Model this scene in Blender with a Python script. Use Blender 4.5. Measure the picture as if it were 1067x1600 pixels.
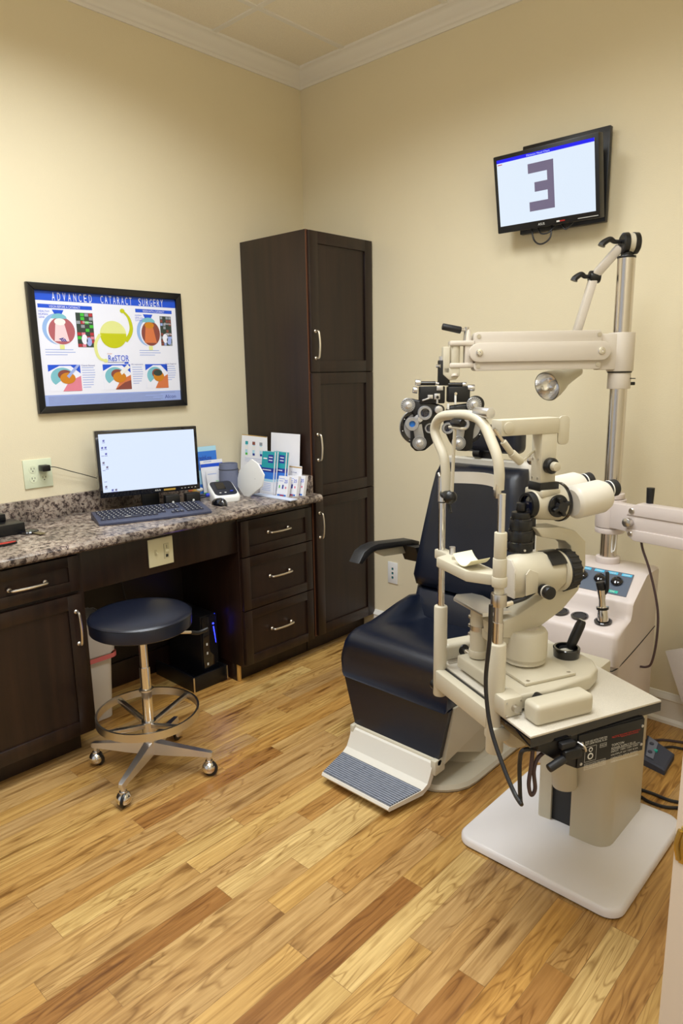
import bpy, bmesh, math, random
from mathutils import Vector, Matrix

for o in list(bpy.data.objects): bpy.data.objects.remove(o)
scene = bpy.context.scene
PI = math.pi
R = math.radians

# ------------------------------------------------------------------ camera
cam_data = bpy.data.cameras.new('camera')
cam = bpy.data.objects.new('camera', cam_data); scene.collection.objects.link(cam)
cam_data.sensor_fit = 'VERTICAL'; cam_data.sensor_height = 36.0
cam_data.lens = 36.0*1079.1679/1600.0
cam_data.clip_start = 0.02
rx, dn, fw = Vector((0.7345, 0.6784, -0.0168)), Vector((0.125, -0.1596, -0.9792)), Vector((-0.667, 0.7172, -0.202))
mw = Matrix((( rx.x, -dn.x, -fw.x, 0), (rx.y, -dn.y, -fw.y, 0), (rx.z, -dn.z, -fw.z, 0), (0, 0, 0, 1)))
cam.matrix_world = Matrix.Translation(Vector((2.9397, -2.8902, 1.48))) @ mw
scene.camera = cam

# ------------------------------------------------------------------ view and world
scene.view_settings.view_transform = 'Standard'
scene.view_settings.look = 'None'
scene.view_settings.gamma = 1.0
scene.view_settings.use_curve_mapping = False
scene.view_settings.exposure = 0.0
world = bpy.data.worlds.new('world'); scene.world = world; world.use_nodes = True
world.node_tree.nodes['Background'].inputs[0].default_value = (.93, .96, 1.0, 1)
world.node_tree.nodes['Background'].inputs[1].default_value = 0.55

def area(name, loc, size, power, col, rot=(0, 0, 0), spread=180):
    d = bpy.data.lights.new(name, 'AREA'); d.shape = 'RECTANGLE'; d.size, d.size_y = size
    d.energy = power; d.color = col; d.spread = R(spread)
    o = bpy.data.objects.new(name, d); scene.collection.objects.link(o)
    o.location = loc; o.rotation_euler = rot
    return o
# recessed ceiling fixtures of the room (all above and behind the frame) and the corridor behind the camera
area('ceiling_troffer_light', (1.15, -1.80, 3.02), (.56, 1.16), 36, (.90, .96, 1.0), spread=152)
area('ceiling_troffer_light', (2.25, -1.75, 3.02), (.56, 1.16), 26, (.93, .97, 1.0), spread=158)
area('ceiling_troffer_light', (1.9, -3.1, 3.02), (1.16, .56), 12, (.93, .97, 1.0), spread=150)
area('corridor_light', (3.5, -3.3, 2.75), (1.2, 1.2), 22, (1.0, .98, .97), (R(25), R(28), 0))

# ------------------------------------------------------------------ materials
MATS = {}
def mat(name, col=(.8, .8, .8), rough=.5, metal=0., emit=None, es=1., coat=0., alpha=1., trans=0., bump=None, mottle=None, spec=None):
    if name in MATS: return MATS[name]
    m = bpy.data.materials.new(name); m.use_nodes = True; MATS[name] = m
    nt = m.node_tree; b = nt.nodes['Principled BSDF']
    b.inputs['Base Color'].default_value = (*col, 1)
    b.inputs['Roughness'].default_value = rough; b.inputs['Metallic'].default_value = metal
    b.inputs['Coat Weight'].default_value = coat
    b.inputs['Transmission Weight'].default_value = trans
    if spec is not None: b.inputs['Specular IOR Level'].default_value = spec
    if emit: b.inputs['Emission Color'].default_value = (*emit, 1); b.inputs['Emission Strength'].default_value = es
    if bump or mottle:
        tc = nt.nodes.new('ShaderNodeTexCoord')
    if bump:
        n = nt.nodes.new('ShaderNodeTexNoise'); n.inputs['Scale'].default_value = bump[0]; n.inputs['Detail'].default_value = 3
        bp = nt.nodes.new('ShaderNodeBump'); bp.inputs['Strength'].default_value = bump[1]; bp.inputs['Distance'].default_value = .002
        nt.links.new(tc.outputs['Object'], n.inputs['Vector']); nt.links.new(n.outputs[0], bp.inputs['Height']); nt.links.new(bp.outputs[0], b.inputs['Normal'])
    if mottle:   # (scale, amount)
        n = nt.nodes.new('ShaderNodeTexNoise'); n.inputs['Scale'].default_value = mottle[0]; n.inputs['Detail'].default_value = 5
        mr = nt.nodes.new('ShaderNodeMapRange'); mr.inputs[1].default_value = .3; mr.inputs[2].default_value = .7
        mr.inputs[3].default_value = 1-mottle[1]; mr.inputs[4].default_value = 1+mottle[1]
        mx = nt.nodes.new('ShaderNodeVectorMath'); mx.operation = 'SCALE'; mx.inputs[0].default_value = col
        nt.links.new(tc.outputs['Object'], n.inputs['Vector']); nt.links.new(n.outputs[0], mr.inputs[0])
        nt.links.new(mr.outputs[0], mx.inputs['Scale']); nt.links.new(mx.outputs[0], b.inputs['Base Color'])
    return m

def s2l(r, g, b):
    f = lambda c: (c/255/12.92) if c/255 <= .04045 else ((c/255+.055)/1.055)**2.4
    return (f(r), f(g), f(b))

mat('wall_paint', s2l(230, 218, 187), .75, bump=(180, .25), mottle=(1.3, .015))
mat('white_trim', s2l(238, 234, 226), .4)
mat('ceiling_tile', s2l(244, 236, 218), .9, bump=(260, .6), mottle=(420, .08))
mat('jamb_paint', s2l(222, 205, 182), .4)
mat('cream', s2l(198, 190, 169), .38, mottle=(6, .02), bump=(500, .06))
mat('cream_speckled', s2l(204, 197, 182), .5, mottle=(600, .10), bump=(500, .2))
mat('cream_light', s2l(218, 212, 200), .35)
mat('base_white', s2l(232, 228, 228), .3, mottle=(4, .02))
mat('arm_grey', s2l(204, 194, 180), .4)
mat('dark_seam', (.02, .018, .015), .6)
mat('black_vinyl', (.004, .007, .018), .30, bump=(450, .25), spec=.6)
mat('black_plastic', (.005, .005, .006), .36)
mat('black_gloss', (.006, .006, .009), .1, coat=.6)
mat('black_satin', (.010, .010, .012), .5)
mat('grey_plastic', s2l(84, 86, 96), .5)
mat('key_plastic', s2l(44, 46, 62), .42)
mat('kb_body', s2l(62, 66, 88), .45)
mat('chrome', (.78, .76, .74), .12, metal=1)
mat('steel', (.62, .59, .55), .28, metal=1)
mat('pole_steel', (.66, .62, .58), .22, metal=1)
mat('nickel', (.82, .76, .66), .3, metal=1)
mat('aluminium', (.72, .72, .74), .34, metal=1)
mat('silver_dial', (.42, .42, .43), .32, metal=.6)
mat('brass_strike', (.55, .40, .12), .35, metal=1)
mat('glass_dark', (.01, .012, .03), .05, coat=1)
mat('blue_lens', s2l(40, 120, 215), .2)
mat('white_plastic', s2l(238, 238, 236), .35)
mat('white_paper', s2l(240, 240, 246), .7)
mat('paper_shade', s2l(205, 214, 235), .7)
mat('ivory_plate', s2l(232, 226, 190), .35)
mat('ivory_detail', s2l(214, 208, 172), .35)
mat('almond_plate', s2l(222, 228, 198), .35)
mat('slot_dark', (.02, .02, .015), .6)
mat('screen_white', (.02, .02, .03), .25, emit=s2l(226, 240, 255), es=.95)
mat('screen_desktop', (.02, .02, .03), .25, emit=s2l(218, 232, 255), es=1.0)
mat('screen_blue', (0, 0, .5), .3, emit=s2l(10, 10, 190), es=1)
mat('screen_icon', (.1, .1, .3), .3, emit=s2l(60, 70, 140), es=.7)
mat('letter_grey', (.1, .09, .13), .4, emit=s2l(84, 76, 108), es=.8)
mat('blue_led', (0, 0, .1), .3, emit=(.02, .03, 1.0), es=7)
mat('poster_blue', s2l(30, 84, 215), .45)
mat('poster_pale', s2l(158, 176, 232), .45)
mat('poster_white', s2l(236, 238, 252), .45)
mat('poster_text', s2l(120, 130, 170), .5)
mat('poster_frame', (.008, .008, .009), .28, bump=(60, .3))
mat('lens_yellow', s2l(196, 200, 20), .4); mat('lens_pale', s2l(226, 230, 150), .4)
mat('eye_pink', s2l(178, 96, 104), .5); mat('eye_brown', s2l(138, 72, 62), .5); mat('eye_light', s2l(238, 210, 216), .5)
mat('sclera', s2l(150, 184, 235), .5); mat('cornea', s2l(124, 190, 205), .5); mat('amber', s2l(205, 130, 30), .5)
mat('tissue_orange', s2l(214, 120, 72), .5); mat('tissue_pink', s2l(224, 130, 150), .5); mat('green_ink', s2l(70, 190, 60), .5)
mat('photo_dark', s2l(52, 66, 60), .5); mat('photo_red', s2l(180, 50, 60), .5); mat('photo_grey', s2l(150, 155, 165), .5)
mat('teal', s2l(30, 160, 170), .5); mat('bro_blue', s2l(50, 120, 215), .5); mat('bro_light', s2l(175, 220, 240), .5); mat('navy', s2l(36, 52, 150), .5)
mat('gold_ink', s2l(190, 150, 60), .4)
mat('cuff_grey', s2l(112, 118, 142), .85, bump=(300, .5))
mat('lcd_dark', s2l(42, 46, 58), .3)
mat('blue_button', s2l(40, 60, 190), .4)
mat('panel_grey', s2l(86, 96, 112), .5)
mat('label_blue', s2l(70, 180, 220), .5); mat('label_teal', s2l(40, 180, 160), .5); mat('label_white', s2l(225, 225, 220), .5)
mat('red_text', (.6, .03, .02), .5)
mat('bag_plastic', s2l(222, 214, 205), .3, trans=.2); mat('bag_red', s2l(214, 110, 110), .3)
mat('bin_plastic', s2l(222, 216, 206), .45)
mat('cable_black', (.012, .012, .014), .4)
mat('cable_brown', s2l(70, 52, 52), .5)
mat('raw_wood', s2l(206, 160, 84), .55, mottle=(30, .1))
mat('rubber_grey', s2l(120, 124, 138), .6)
mat('rubber_dark', s2l(66, 70, 84), .7)
mat('red_plastic', s2l(170, 30, 26), .35)
mat('key_metal', s2l(150, 138, 110), .35, metal=.8)
mat('chin_paper', s2l(236, 232, 196), .6)
mat('reflector', (.85, .85, .86), .18, metal=1, bump=(60, .6))
mat('magazine_page', s2l(222, 216, 216), .6); mat('magazine_cover', s2l(120, 108, 104), .5)
mat('pink_grey', s2l(208, 196, 190), .4)

def wood_floor():
    m = bpy.data.materials.new('oak_planks'); m.use_nodes = True; MATS['oak_planks'] = m
    nt = m.node_tree; N = nt.nodes.new; K = nt.links.new; b = nt.nodes['Principled BSDF']
    tc = N('ShaderNodeTexCoord')
    mp = N('ShaderNodeMapping'); mp.inputs['Rotation'].default_value = (0, 0, R(90)); K(tc.outputs['Object'], mp.inputs[0])
    br = N('ShaderNodeTexBrick'); K(mp.outputs[0], br.inputs['Vector'])
    br.offset = .37; br.offset_frequency = 2; br.squash = 1.45; br.squash_frequency = 3
    br.inputs['Color1'].default_value = (0, 0, 0, 1); br.inputs['Color2'].default_value = (1, 1, 1, 1); br.inputs['Mortar'].default_value = (.5, .5, .5, 1)
    br.inputs['Scale'].default_value = 1; br.inputs['Mortar Size'].default_value = .0007; br.inputs['Mortar Smooth'].default_value = .2
    br.inputs['Brick Width'].default_value = .62; br.inputs['Row Height'].default_value = .0765; br.inputs['Bias'].default_value = 0
    # plank tone
    cr = N('ShaderNodeValToRGB'); K(br.outputs['Color'], cr.inputs[0])
    e = cr.color_ramp.elements
    e[0].position = 0; e[0].color = (*s2l(158, 104, 48), 1); e[1].position = 1; e[1].color = (*s2l(236, 200, 132), 1)
    for p, c in ((.10, (192, 140, 74)), (.3, (220, 174, 100)), (.5, (206, 166, 108)), (.7, (214, 160, 80)), (.88, (228, 190, 118))):
        q = e.new(p); q.color = (*s2l(*c), 1)
    # offset grain per plank
    cm = N('ShaderNodeVectorMath'); cm.operation = 'MULTIPLY'; cm.inputs[1].default_value = (17, 31, 5); K(br.outputs['Color'], cm.inputs[0])
    ad = N('ShaderNodeVectorMath'); ad.operation = 'ADD'; K(tc.outputs['Object'], ad.inputs[0]); K(cm.outputs[0], ad.inputs[1])
    g1m = N('ShaderNodeMapping'); g1m.inputs['Scale'].default_value = (95, 3.4, 1); K(ad.outputs[0], g1m.inputs[0])
    g1 = N('ShaderNodeTexNoise'); g1.inputs['Scale'].default_value = 1; g1.inputs['Detail'].default_value = 5; g1.inputs['Distortion'].default_value = .6; K(g1m.outputs[0], g1.inputs[0])
    g2m = N('ShaderNodeMapping'); g2m.inputs['Scale'].default_value = (15, 1.9, 1); K(ad.outputs[0], g2m.inputs[0])
    g2 = N('ShaderNodeTexNoise'); g2.inputs['Scale'].default_value = 1; g2.inputs['Detail'].default_value = 2; g2.inputs['Distortion'].default_value = .4; K(g2m.outputs[0], g2.inputs[0])
    # cathedral bands from the contour lines of a stretched noise
    mu = N('ShaderNodeMath'); mu.operation = 'MULTIPLY'; mu.inputs[1].default_value = 13; K(g2.outputs[0], mu.inputs[0])
    fr = N('ShaderNodeMath'); fr.operation = 'PINGPONG'; fr.inputs[1].default_value = .5; K(mu.outputs[0], fr.inputs[0])
    bandr = N('ShaderNodeMapRange'); bandr.inputs[1].default_value = .0; bandr.inputs[2].default_value = .2; bandr.inputs[3].default_value = .62; bandr.inputs[4].default_value = 1; K(fr.outputs[0], bandr.inputs[0])
    # band strength varies
    g3 = N('ShaderNodeTexNoise'); g3.inputs['Scale'].default_value = 3.2; K(ad.outputs[0], g3.inputs[0])
    g3r = N('ShaderNodeMapRange'); g3r.inputs[1].default_value = .38; g3r.inputs[2].default_value = .55; K(g3.outputs[0], g3r.inputs[0])
    mxb = N('ShaderNodeMix'); mxb.data_type = 'FLOAT'; K(g3r.outputs[0], mxb.inputs['Factor']); mxb.inputs[2].default_value = 1; K(bandr.outputs[0], mxb.inputs[3])
    g1r = N('ShaderNodeMapRange'); g1r.inputs[1].default_value = .3; g1r.inputs[2].default_value = .7; g1r.inputs[3].default_value = .70; g1r.inputs[4].default_value = 1.16; K(g1.outputs[0], g1r.inputs[0])
    m1 = N('ShaderNodeMath'); m1.operation = 'MULTIPLY'; K(mxb.outputs[0], m1.inputs[0]); K(g1r.outputs[0], m1.inputs[1])
    # dark mineral streaks
    g4m = N('ShaderNodeMapping'); g4m.inputs['Scale'].default_value = (26, 3.2, 1); K(ad.outputs[0], g4m.inputs[0])
    g4 = N('ShaderNodeTexNoise'); g4.inputs['Scale'].default_value = 1; g4.inputs['Detail'].default_value = 3; K(g4m.outputs[0], g4.inputs[0])
    g4r = N('ShaderNodeMapRange'); g4r.inputs[1].default_value = .58; g4r.inputs[2].default_value = .72; g4r.inputs[3].default_value = 1; g4r.inputs[4].default_value = .42; K(g4.outputs[0], g4r.inputs[0])
    m2 = N('ShaderNodeMath'); m2.operation = 'MULTIPLY'; K(m1.outputs[0], m2.inputs[0]); K(g4r.outputs[0], m2.inputs[1])
    # joints
    jr = N('ShaderNodeMapRange'); jr.inputs[3].default_value = 1; jr.inputs[4].default_value = .62; K(br.outputs['Fac'], jr.inputs[0])
    m3 = N('ShaderNodeMath'); m3.operation = 'MULTIPLY'; K(m2.outputs[0], m3.inputs[0]); K(jr.outputs[0], m3.inputs[1])
    # darker value also shifts to brown
    pw = N('ShaderNodeCombineXYZ'); 
    for i, ex in enumerate((1.0, 1.25, 1.6)):
        p = N('ShaderNodeMath'); p.operation = 'POWER'; p.inputs[1].default_value = ex; K(m3.outputs[0], p.inputs[0]); K(p.outputs[0], pw.inputs[i])
    sc = N('ShaderNodeVectorMath'); sc.operation = 'MULTIPLY'; K(cr.outputs[0], sc.inputs[0]); K(pw.outputs[0], sc.inputs[1])
    dk = N('ShaderNodeVectorMath'); dk.operation = 'SCALE'; dk.inputs['Scale'].default_value = .75; K(sc.outputs[0], dk.inputs[0]); K(dk.outputs[0], b.inputs['Base Color'])
    b.inputs['Roughness'].default_value = .34
    rr = N('ShaderNodeMapRange'); rr.inputs[3].default_value = .3; rr.inputs[4].default_value = .46; K(g1.outputs[0], rr.inputs[0]); K(rr.outputs[0], b.inputs['Roughness'])
    bp = N('ShaderNodeBump'); bp.inputs['Strength'].default_value = .25; bp.inputs['Distance'].default_value = .001; K(m3.outputs[0], bp.inputs['Height']); K(bp.outputs[0], b.inputs['Normal'])
wood_floor()

def dark_wood():
    m = bpy.data.materials.new('espresso_wood'); m.use_nodes = True; MATS['espresso_wood'] = m
    nt = m.node_tree; N = nt.nodes.new; K = nt.links.new; b = nt.nodes['Principled BSDF']
    tc = N('ShaderNodeTexCoord'); mp = N('ShaderNodeMapping'); mp.inputs['Scale'].default_value = (28, 28, 1.6); K(tc.outputs['Object'], mp.inputs[0])
    n = N('ShaderNodeTexNoise'); n.inputs['Scale'].default_value = 1; n.inputs['Detail'].default_value = 6; n.inputs['Distortion'].default_value = .5; K(mp.outputs[0], n.inputs[0])
    cr = N('ShaderNodeValToRGB'); K(n.outputs[0], cr.inputs[0]); e = cr.color_ramp.elements
    e[0].position = .3; e[0].color = (*s2l(24, 12, 9), 1); e[1].position = .72; e[1].color = (*s2l(44, 26, 18), 1)
    K(cr.outputs[0], b.inputs['Base Color']); b.inputs['Roughness'].default_value = .38
    bp = N('ShaderNodeBump'); bp.inputs['Strength'].default_value = .08; bp.inputs['Distance'].default_value = .001; K(n.outputs[0], bp.inputs['Height']); K(bp.outputs[0], b.inputs['Normal'])
dark_wood()
mat('edge_wood', s2l(104, 66, 44), .5)
mat('knee_dark', s2l(26, 17, 14), .5)

def granite():
    m = bpy.data.materials.new('granite_laminate'); m.use_nodes = True; MATS['granite_laminate'] = m
    nt = m.node_tree; N = nt.nodes.new; K = nt.links.new; b = nt.nodes['Principled BSDF']
    tc = N('ShaderNodeTexCoord')
    n = N('ShaderNodeTexNoise'); n.inputs['Scale'].default_value = 48; n.inputs['Detail'].default_value = 10; n.inputs['Roughness'].default_value = .78; n.inputs['Distortion'].default_value = .25; K(tc.outputs['Object'], n.inputs[0])
    cr = N('ShaderNodeValToRGB'); K(n.outputs[0], cr.inputs[0]); e = cr.color_ramp.elements
    e[0].position = .36; e[0].color = (*s2l(26, 20, 22), 1); e[1].position = .70; e[1].color = (*s2l(226, 218, 206), 1)
    for p, c in ((.435, (66, 54, 52)), (.48, (122, 106, 98)), (.53, (176, 160, 144)), (.60, (158, 148, 138))):
        q = e.new(p); q.color = (*s2l(*c), 1)
    n2 = N('ShaderNodeTexNoise'); n2.inputs['Scale'].default_value = 9; n2.inputs['Detail'].default_value = 4; K(tc.outputs['Object'], n2.inputs[0])
    r2 = N('ShaderNodeMapRange'); r2.inputs[1].default_value = .35; r2.inputs[2].default_value = .65; r2.inputs[3].default_value = .5; r2.inputs[4].default_value = 1.15; K(n2.outputs[0], r2.inputs[0])
    sc = N('ShaderNodeVectorMath'); sc.operation = 'SCALE'; K(cr.outputs[0], sc.inputs[0]); K(r2.outputs[0], sc.inputs['Scale'])
    K(sc.outputs[0], b.inputs['Base Color']); b.inputs['Roughness'].default_value = .3
granite()

def shop_floor_pattern():   # ribbed rubber of the footrest: fine grooves across
    m = bpy.data.materials.new('ribbed_rubber'); m.use_nodes = True; MATS['ribbed_rubber'] = m
    nt = m.node_tree; N = nt.nodes.new; K = nt.links.new; b = nt.nodes['Principled BSDF']
    tc = N('ShaderNodeTexCoord'); w = N('ShaderNodeTexWave'); w.wave_type = 'BANDS'; w.bands_direction = 'Y'; w.inputs['Scale'].default_value = 31.; w.inputs['Distortion'].default_value = .05
    K(tc.outputs['Object'], w.inputs[0])
    n = N('ShaderNodeTexNoise'); n.inputs['Scale'].default_value = 60; K(tc.outputs['Object'], n.inputs[0])
    mx = N('ShaderNodeMath'); mx.operation = 'MULTIPLY'; K(w.outputs['Fac'], mx.inputs[0]); K(n.outputs[0], mx.inputs[1])
    cr = N('ShaderNodeValToRGB'); K(mx.outputs[0], cr.inputs[0]); e = cr.color_ramp.elements
    e[0].position = .02; e[0].color = (*s2l(66, 70, 80), 1); e[1].position = .34; e[1].color = (*s2l(138, 143, 156), 1)
    K(cr.outputs[0], b.inputs['Base Color']); b.inputs['Roughness'].default_value = .6
    bp = N('ShaderNodeBump'); bp.inputs['Strength'].default_value = .6; bp.inputs['Distance'].default_value = .003; K(w.outputs['Fac'], bp.inputs['Height']); K(bp.outputs[0], b.inputs['Normal'])
shop_floor_pattern()

# ------------------------------------------------------------------ mesh builder
V = Vector
def smooth_path(pts, n=6):
    P = [V(p) for p in pts]
    if len(P) < 3: return P
    out = []
    for i in range(len(P)-1):
        p0 = P[max(i-1, 0)]; p1 = P[i]; p2 = P[i+1]; p3 = P[min(i+2, len(P)-1)]
        for k in range(n):
            t = k/n
            out.append(.5*((2*p1)+(p2-p0)*t+(2*p0-5*p1+4*p2-p3)*t*t+(3*p1-p0-3*p2+p3)*t**3))
    out.append(P[-1]); return out

def frame_from(d):
    d = V(d).normalized(); a = V((0, 0, 1)) if abs(d.z) < .95 else V((1, 0, 0))
    x = a.cross(d).normalized(); y = d.cross(x); return x, y, d

class MB:
    def __init__(s): s.bm = bmesh.new(); s.mats = []
    def mi(s, m):
        if m not in s.mats: s.mats.append(m)
        return s.mats.index(m)
    def merge(s, t, m, M=None):
        if M is not None: bmesh.ops.transform(t, matrix=M, verts=t.verts)
        bmesh.ops.recalc_face_normals(t, faces=t.faces)
        i = s.mi(m)
        for f in t.faces: f.material_index = i
        me = bpy.data.meshes.new('tmp'); t.to_mesh(me); t.free()
        s.bm.from_mesh(me); bpy.data.meshes.remove(me); return s
    def box(s, lo, hi, m, bev=0., M=None, seg=2, taper=None):
        t = bmesh.new(); bmesh.ops.create_cube(t, size=1)
        lo, hi = V(lo), V(hi); c = (lo+hi)/2; d = hi-lo
        for v in t.verts:
            v.co = V((v.co.x*d.x, v.co.y*d.y, v.co.z*d.z))+c
        if taper:   # scale of the lower face about the centre (x, y)
            for v in t.verts:
                if v.co.z < c.z: v.co.x = c.x+(v.co.x-c.x)*taper[0]; v.co.y = c.y+(v.co.y-c.y)*taper[1]
        if bev: bmesh.ops.bevel(t, geom=t.edges[:], offset=bev, segments=seg, affect='EDGES', profile=.5, clamp_overlap=True)
        return s.merge(t, m, M)
    def obox(s, o, ex, ey, ez, m, bev=0., seg=2):
        """box from corner o with edge vectors"""
        o, ex, ey, ez = V(o), V(ex), V(ey), V(ez)
        t = bmesh.new(); bmesh.ops.create_cube(t, size=1)
        lx, ly, lz = ex.length, ey.length, ez.length
        for v in t.verts: v.co = V(((v.co.x+.5)*lx, (v.co.y+.5)*ly, (v.co.z+.5)*lz))
        if bev: bmesh.ops.bevel(t, geom=t.edges[:], offset=bev, segments=seg, affect='EDGES', profile=.5, clamp_overlap=True)
        a, b, c = ex/lx, ey/ly, ez/lz
        for v in t.verts: v.co = o+a*v.co.x+b*v.co.y+c*v.co.z
        return s.merge(t, m)
    def bar(s, p0, p1, w, h, m, up=(0, 0, 1), bev=.002, seg=2):
        """box bar from p0 to p1, w sideways, h along up"""
        p0, p1 = V(p0), V(p1); d = (p1-p0); x = d.normalized(); sd = V(up).cross(x).normalized(); u = x.cross(sd)
        return s.obox(p0-sd*w/2-u*h/2, d, sd*w, u*h, m, bev, seg)
    def lathe(s, prof, o, d, m, seg=32, cap=True):
        """prof: list of (distance along d, radius)"""
        o = V(o); x, y, z = frame_from(d); t = bmesh.new(); rings = []
        for (h, r) in prof:
            if r < 1e-6: rings.append([t.verts.new(o+z*h)])
            else: rings.append([t.verts.new(o+z*h+(x*math.cos(2*PI*k/seg)+y*math.sin(2*PI*k/seg))*r) for k in range(seg)])
        for a, b in zip(rings, rings[1:]):
            if len(a) == 1 and len(b) == 1: continue
            for k in range(seg):
                k2 = (k+1) % seg
                if len(a) == 1: t.faces.new((a[0], b[k], b[k2]))
                elif len(b) == 1: t.faces.new((a[k], a[k2], b[0]))
                else: t.faces.new((a[k], a[k2], b[k2], b[k]))
        if cap:
            if len(rings[0]) > 1: t.faces.new(rings[0])
            if len(rings[-1]) > 1: t.faces.new(rings[-1])
        return s.merge(t, m)
    def cyl(s, p0, p1, r, m, r1=None, bev=0., seg=28):
        p0, p1 = V(p0), V(p1); L = (p1-p0).length; r1 = r if r1 is None else r1
        if bev: pr = [(0, r-bev), (bev*.3, r-bev*.3), (bev, r), (L-bev, r1), (L-bev*.3, r1-bev*.3), (L, r1-bev)]
        else: pr = [(0, r), (L, r1)]
        return s.lathe(pr, p0, p1-p0, m, seg)
    def ball(s, c, r, m, sc=(1, 1, 1), seg=20):
        t = bmesh.new(); bmesh.ops.create_uvsphere(t, u_segments=seg, v_segments=seg//2+2, radius=1)
        for v in t.verts: v.co = V((v.co.x*r*sc[0], v.co.y*r*sc[1], v.co.z*r*sc[2]))+V(c)
        return s.merge(t, m)
    def tube(s, pts, r, m, seg=10, n=6, sm=True, flat=None):
        P = smooth_path(pts, n) if sm else [V(p) for p in pts]
        t = bmesh.new(); rings = []; px = None; N = len(P)
        for i, p in enumerate(P):
            d = (P[min(i+1, N-1)]-P[max(i-1, 0)]).normalized()
            if px is None: px, py, _ = frame_from(d)
            else:
                px = (px-d*px.dot(d)).normalized(); py = d.cross(px)
            rr = r(i/(N-1)) if callable(r) else r
            rings.append([t.verts.new(p+(px*math.cos(2*PI*k/seg)+py*math.sin(2*PI*k/seg))*rr) for k in range(seg)])
        for a, b in zip(rings, rings[1:]):
            for k in range(seg): t.faces.new((a[k], a[(k+1) % seg], b[(k+1) % seg], b[k]))
        t.faces.new(rings[0]); t.faces.new(rings[-1])
        return s.merge(t, m)
    def prism(s, poly, ext, m, bev=0., seg=2, allb=False):
        """poly: 3d points of a planar outline, ext: extrusion vector"""
        t = bmesh.new(); e = V(ext)
        a = [t.verts.new(V(p)) for p in poly]; b = [t.verts.new(V(p)+e) for p in poly]; n = len(a)
        t.faces.new(a); t.faces.new(b[::-1])
        for k in range(n): t.faces.new((a[k], a[(k+1) % n], b[(k+1) % n], b[k]))
        bmesh.ops.recalc_face_normals(t, faces=t.faces)
        if bev:
            ed = [x for x in t.edges if allb or not ((x.verts[0] in a and x.verts[1] in b) or (x.verts[0] in b and x.verts[1] in a))]
            bmesh.ops.bevel(t, geom=ed, offset=bev, segments=seg, affect='EDGES', profile=.5, clamp_overlap=True)
        return s.merge(t, m)
    def face(s, pts, m):
        t = bmesh.new(); t.faces.new([t.verts.new(V(p)) for p in pts]); i = s.mi(m)
        for f in t.faces: f.material_index = i
        me = bpy.data.meshes.new('tmp'); t.to_mesh(me); t.free(); s.bm.from_mesh(me); bpy.data.meshes.remove(me); return s
    def disc(s, c, ax, ay, m, r=1., seg=28, a0=0, a1=2*PI, ry=None):
        ry = r if ry is None else ry; full = abs(a1-a0-2*PI) < 1e-6; n = seg if full else seg+1
        return s.face([V(c)+V(ax)*r*math.cos(a0+(a1-a0)*k/seg)+V(ay)*ry*math.sin(a0+(a1-a0)*k/seg) for k in range(n)], m)
    def loft(s, rings, m, close=True, cap=True):
        t = bmesh.new(); Rr = [[t.verts.new(V(p)) for p in r] for r in rings]; n = len(Rr[0])
        for a, b in zip(Rr, Rr[1:]):
            for k in range(n if close else n-1): t.faces.new((a[k], a[(k+1) % n], b[(k+1) % n], b[k]))
        if cap and close: t.faces.new(Rr[0]); t.faces.new(Rr[-1])
        return s.merge(t, m)
    def text(s, body, o, ax, ay, h, m, w=None, depth=.0003, center=False):
        """lettering of height h, lower left corner o, reading along ax, up along ay"""
        cu = bpy.data.curves.new('t', 'FONT'); cu.body = body; cu.resolution_u = 3
        ob = bpy.data.objects.new('t', cu); scene.collection.objects.link(ob); bpy.context.view_layer.update()
        dg = bpy.context.evaluated_depsgraph_get(); me = bpy.data.meshes.new_from_object(ob.evaluated_get(dg))
        bpy.data.objects.remove(ob); bpy.data.curves.remove(cu)
        ax, ay = V(ax).normalized(), V(ay).normalized(); nz = ax.cross(ay)
        xs = [v.co.x for v in me.vertices]; ys = [v.co.y for v in me.vertices]
        if not xs: return s
        x0, x1, y0, y1 = min(xs), max(xs), min(ys), max(ys); sy = h/(y1-y0); sx = sy if w is None else w/(x1-x0)
        off = -(x1-x0)*sx/2 if center else 0
        for v in me.vertices: v.co = V(o)+ax*((v.co.x-x0)*sx+off)+ay*((v.co.y-y0)*sy)+nz*depth
        i = s.mi(m)
        for p in me.polygons: p.material_index = i
        n0 = len(s.bm.faces); s.bm.from_mesh(me); bpy.data.meshes.remove(me)
        s.bm.faces.ensure_lookup_table()
        for f in s.bm.faces[n0:]: f.material_index = i
        return s
    def obj(s, name, parent=None, sharp=32, label=None):
        me = bpy.data.meshes.new(name)
        off = V(parent_world(parent)) if parent is not None else V((0, 0, 0))
        if off.length: bmesh.ops.translate(s.bm, vec=-off, verts=s.bm.verts)
        s.bm.to_mesh(me); s.bm.free()
        for mn in s.mats: me.materials.append(MATS[mn])
        me.shade_smooth(); me.set_sharp_from_angle(angle=R(sharp))
        o = bpy.data.objects.new(name, me); scene.collection.objects.link(o)
        if parent is not None: o.parent = parent
        if label: o['label'] = label
        return o
def parent_world(p):
    l = V((0, 0, 0))
    while p is not None: l += p.location; p = p.parent
    return l
def thing(name, loc, label, cat, group=None):
    o = bpy.data.objects.new(name, None); scene.collection.objects.link(o); o.empty_display_size = .05
    o.location = loc; o['label'] = label; o['category'] = cat
    if group: o['group'] = group
    return o
def tag(o, label, cat, group=None):
    o['label'] = label; o['category'] = cat
    if group: o['group'] = group
    return o
def struct(o, label=None):
    o['kind'] = 'structure'
    if label: o['label'] = label
    return o
def copy_tree(o, parent=None):
    c = o.copy(); scene.collection.objects.link(c)
    if parent is not None: c.parent = parent
    for ch in list(o.children): copy_tree(ch, c)
    return c
def shaped(f, rings, m): pass

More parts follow.
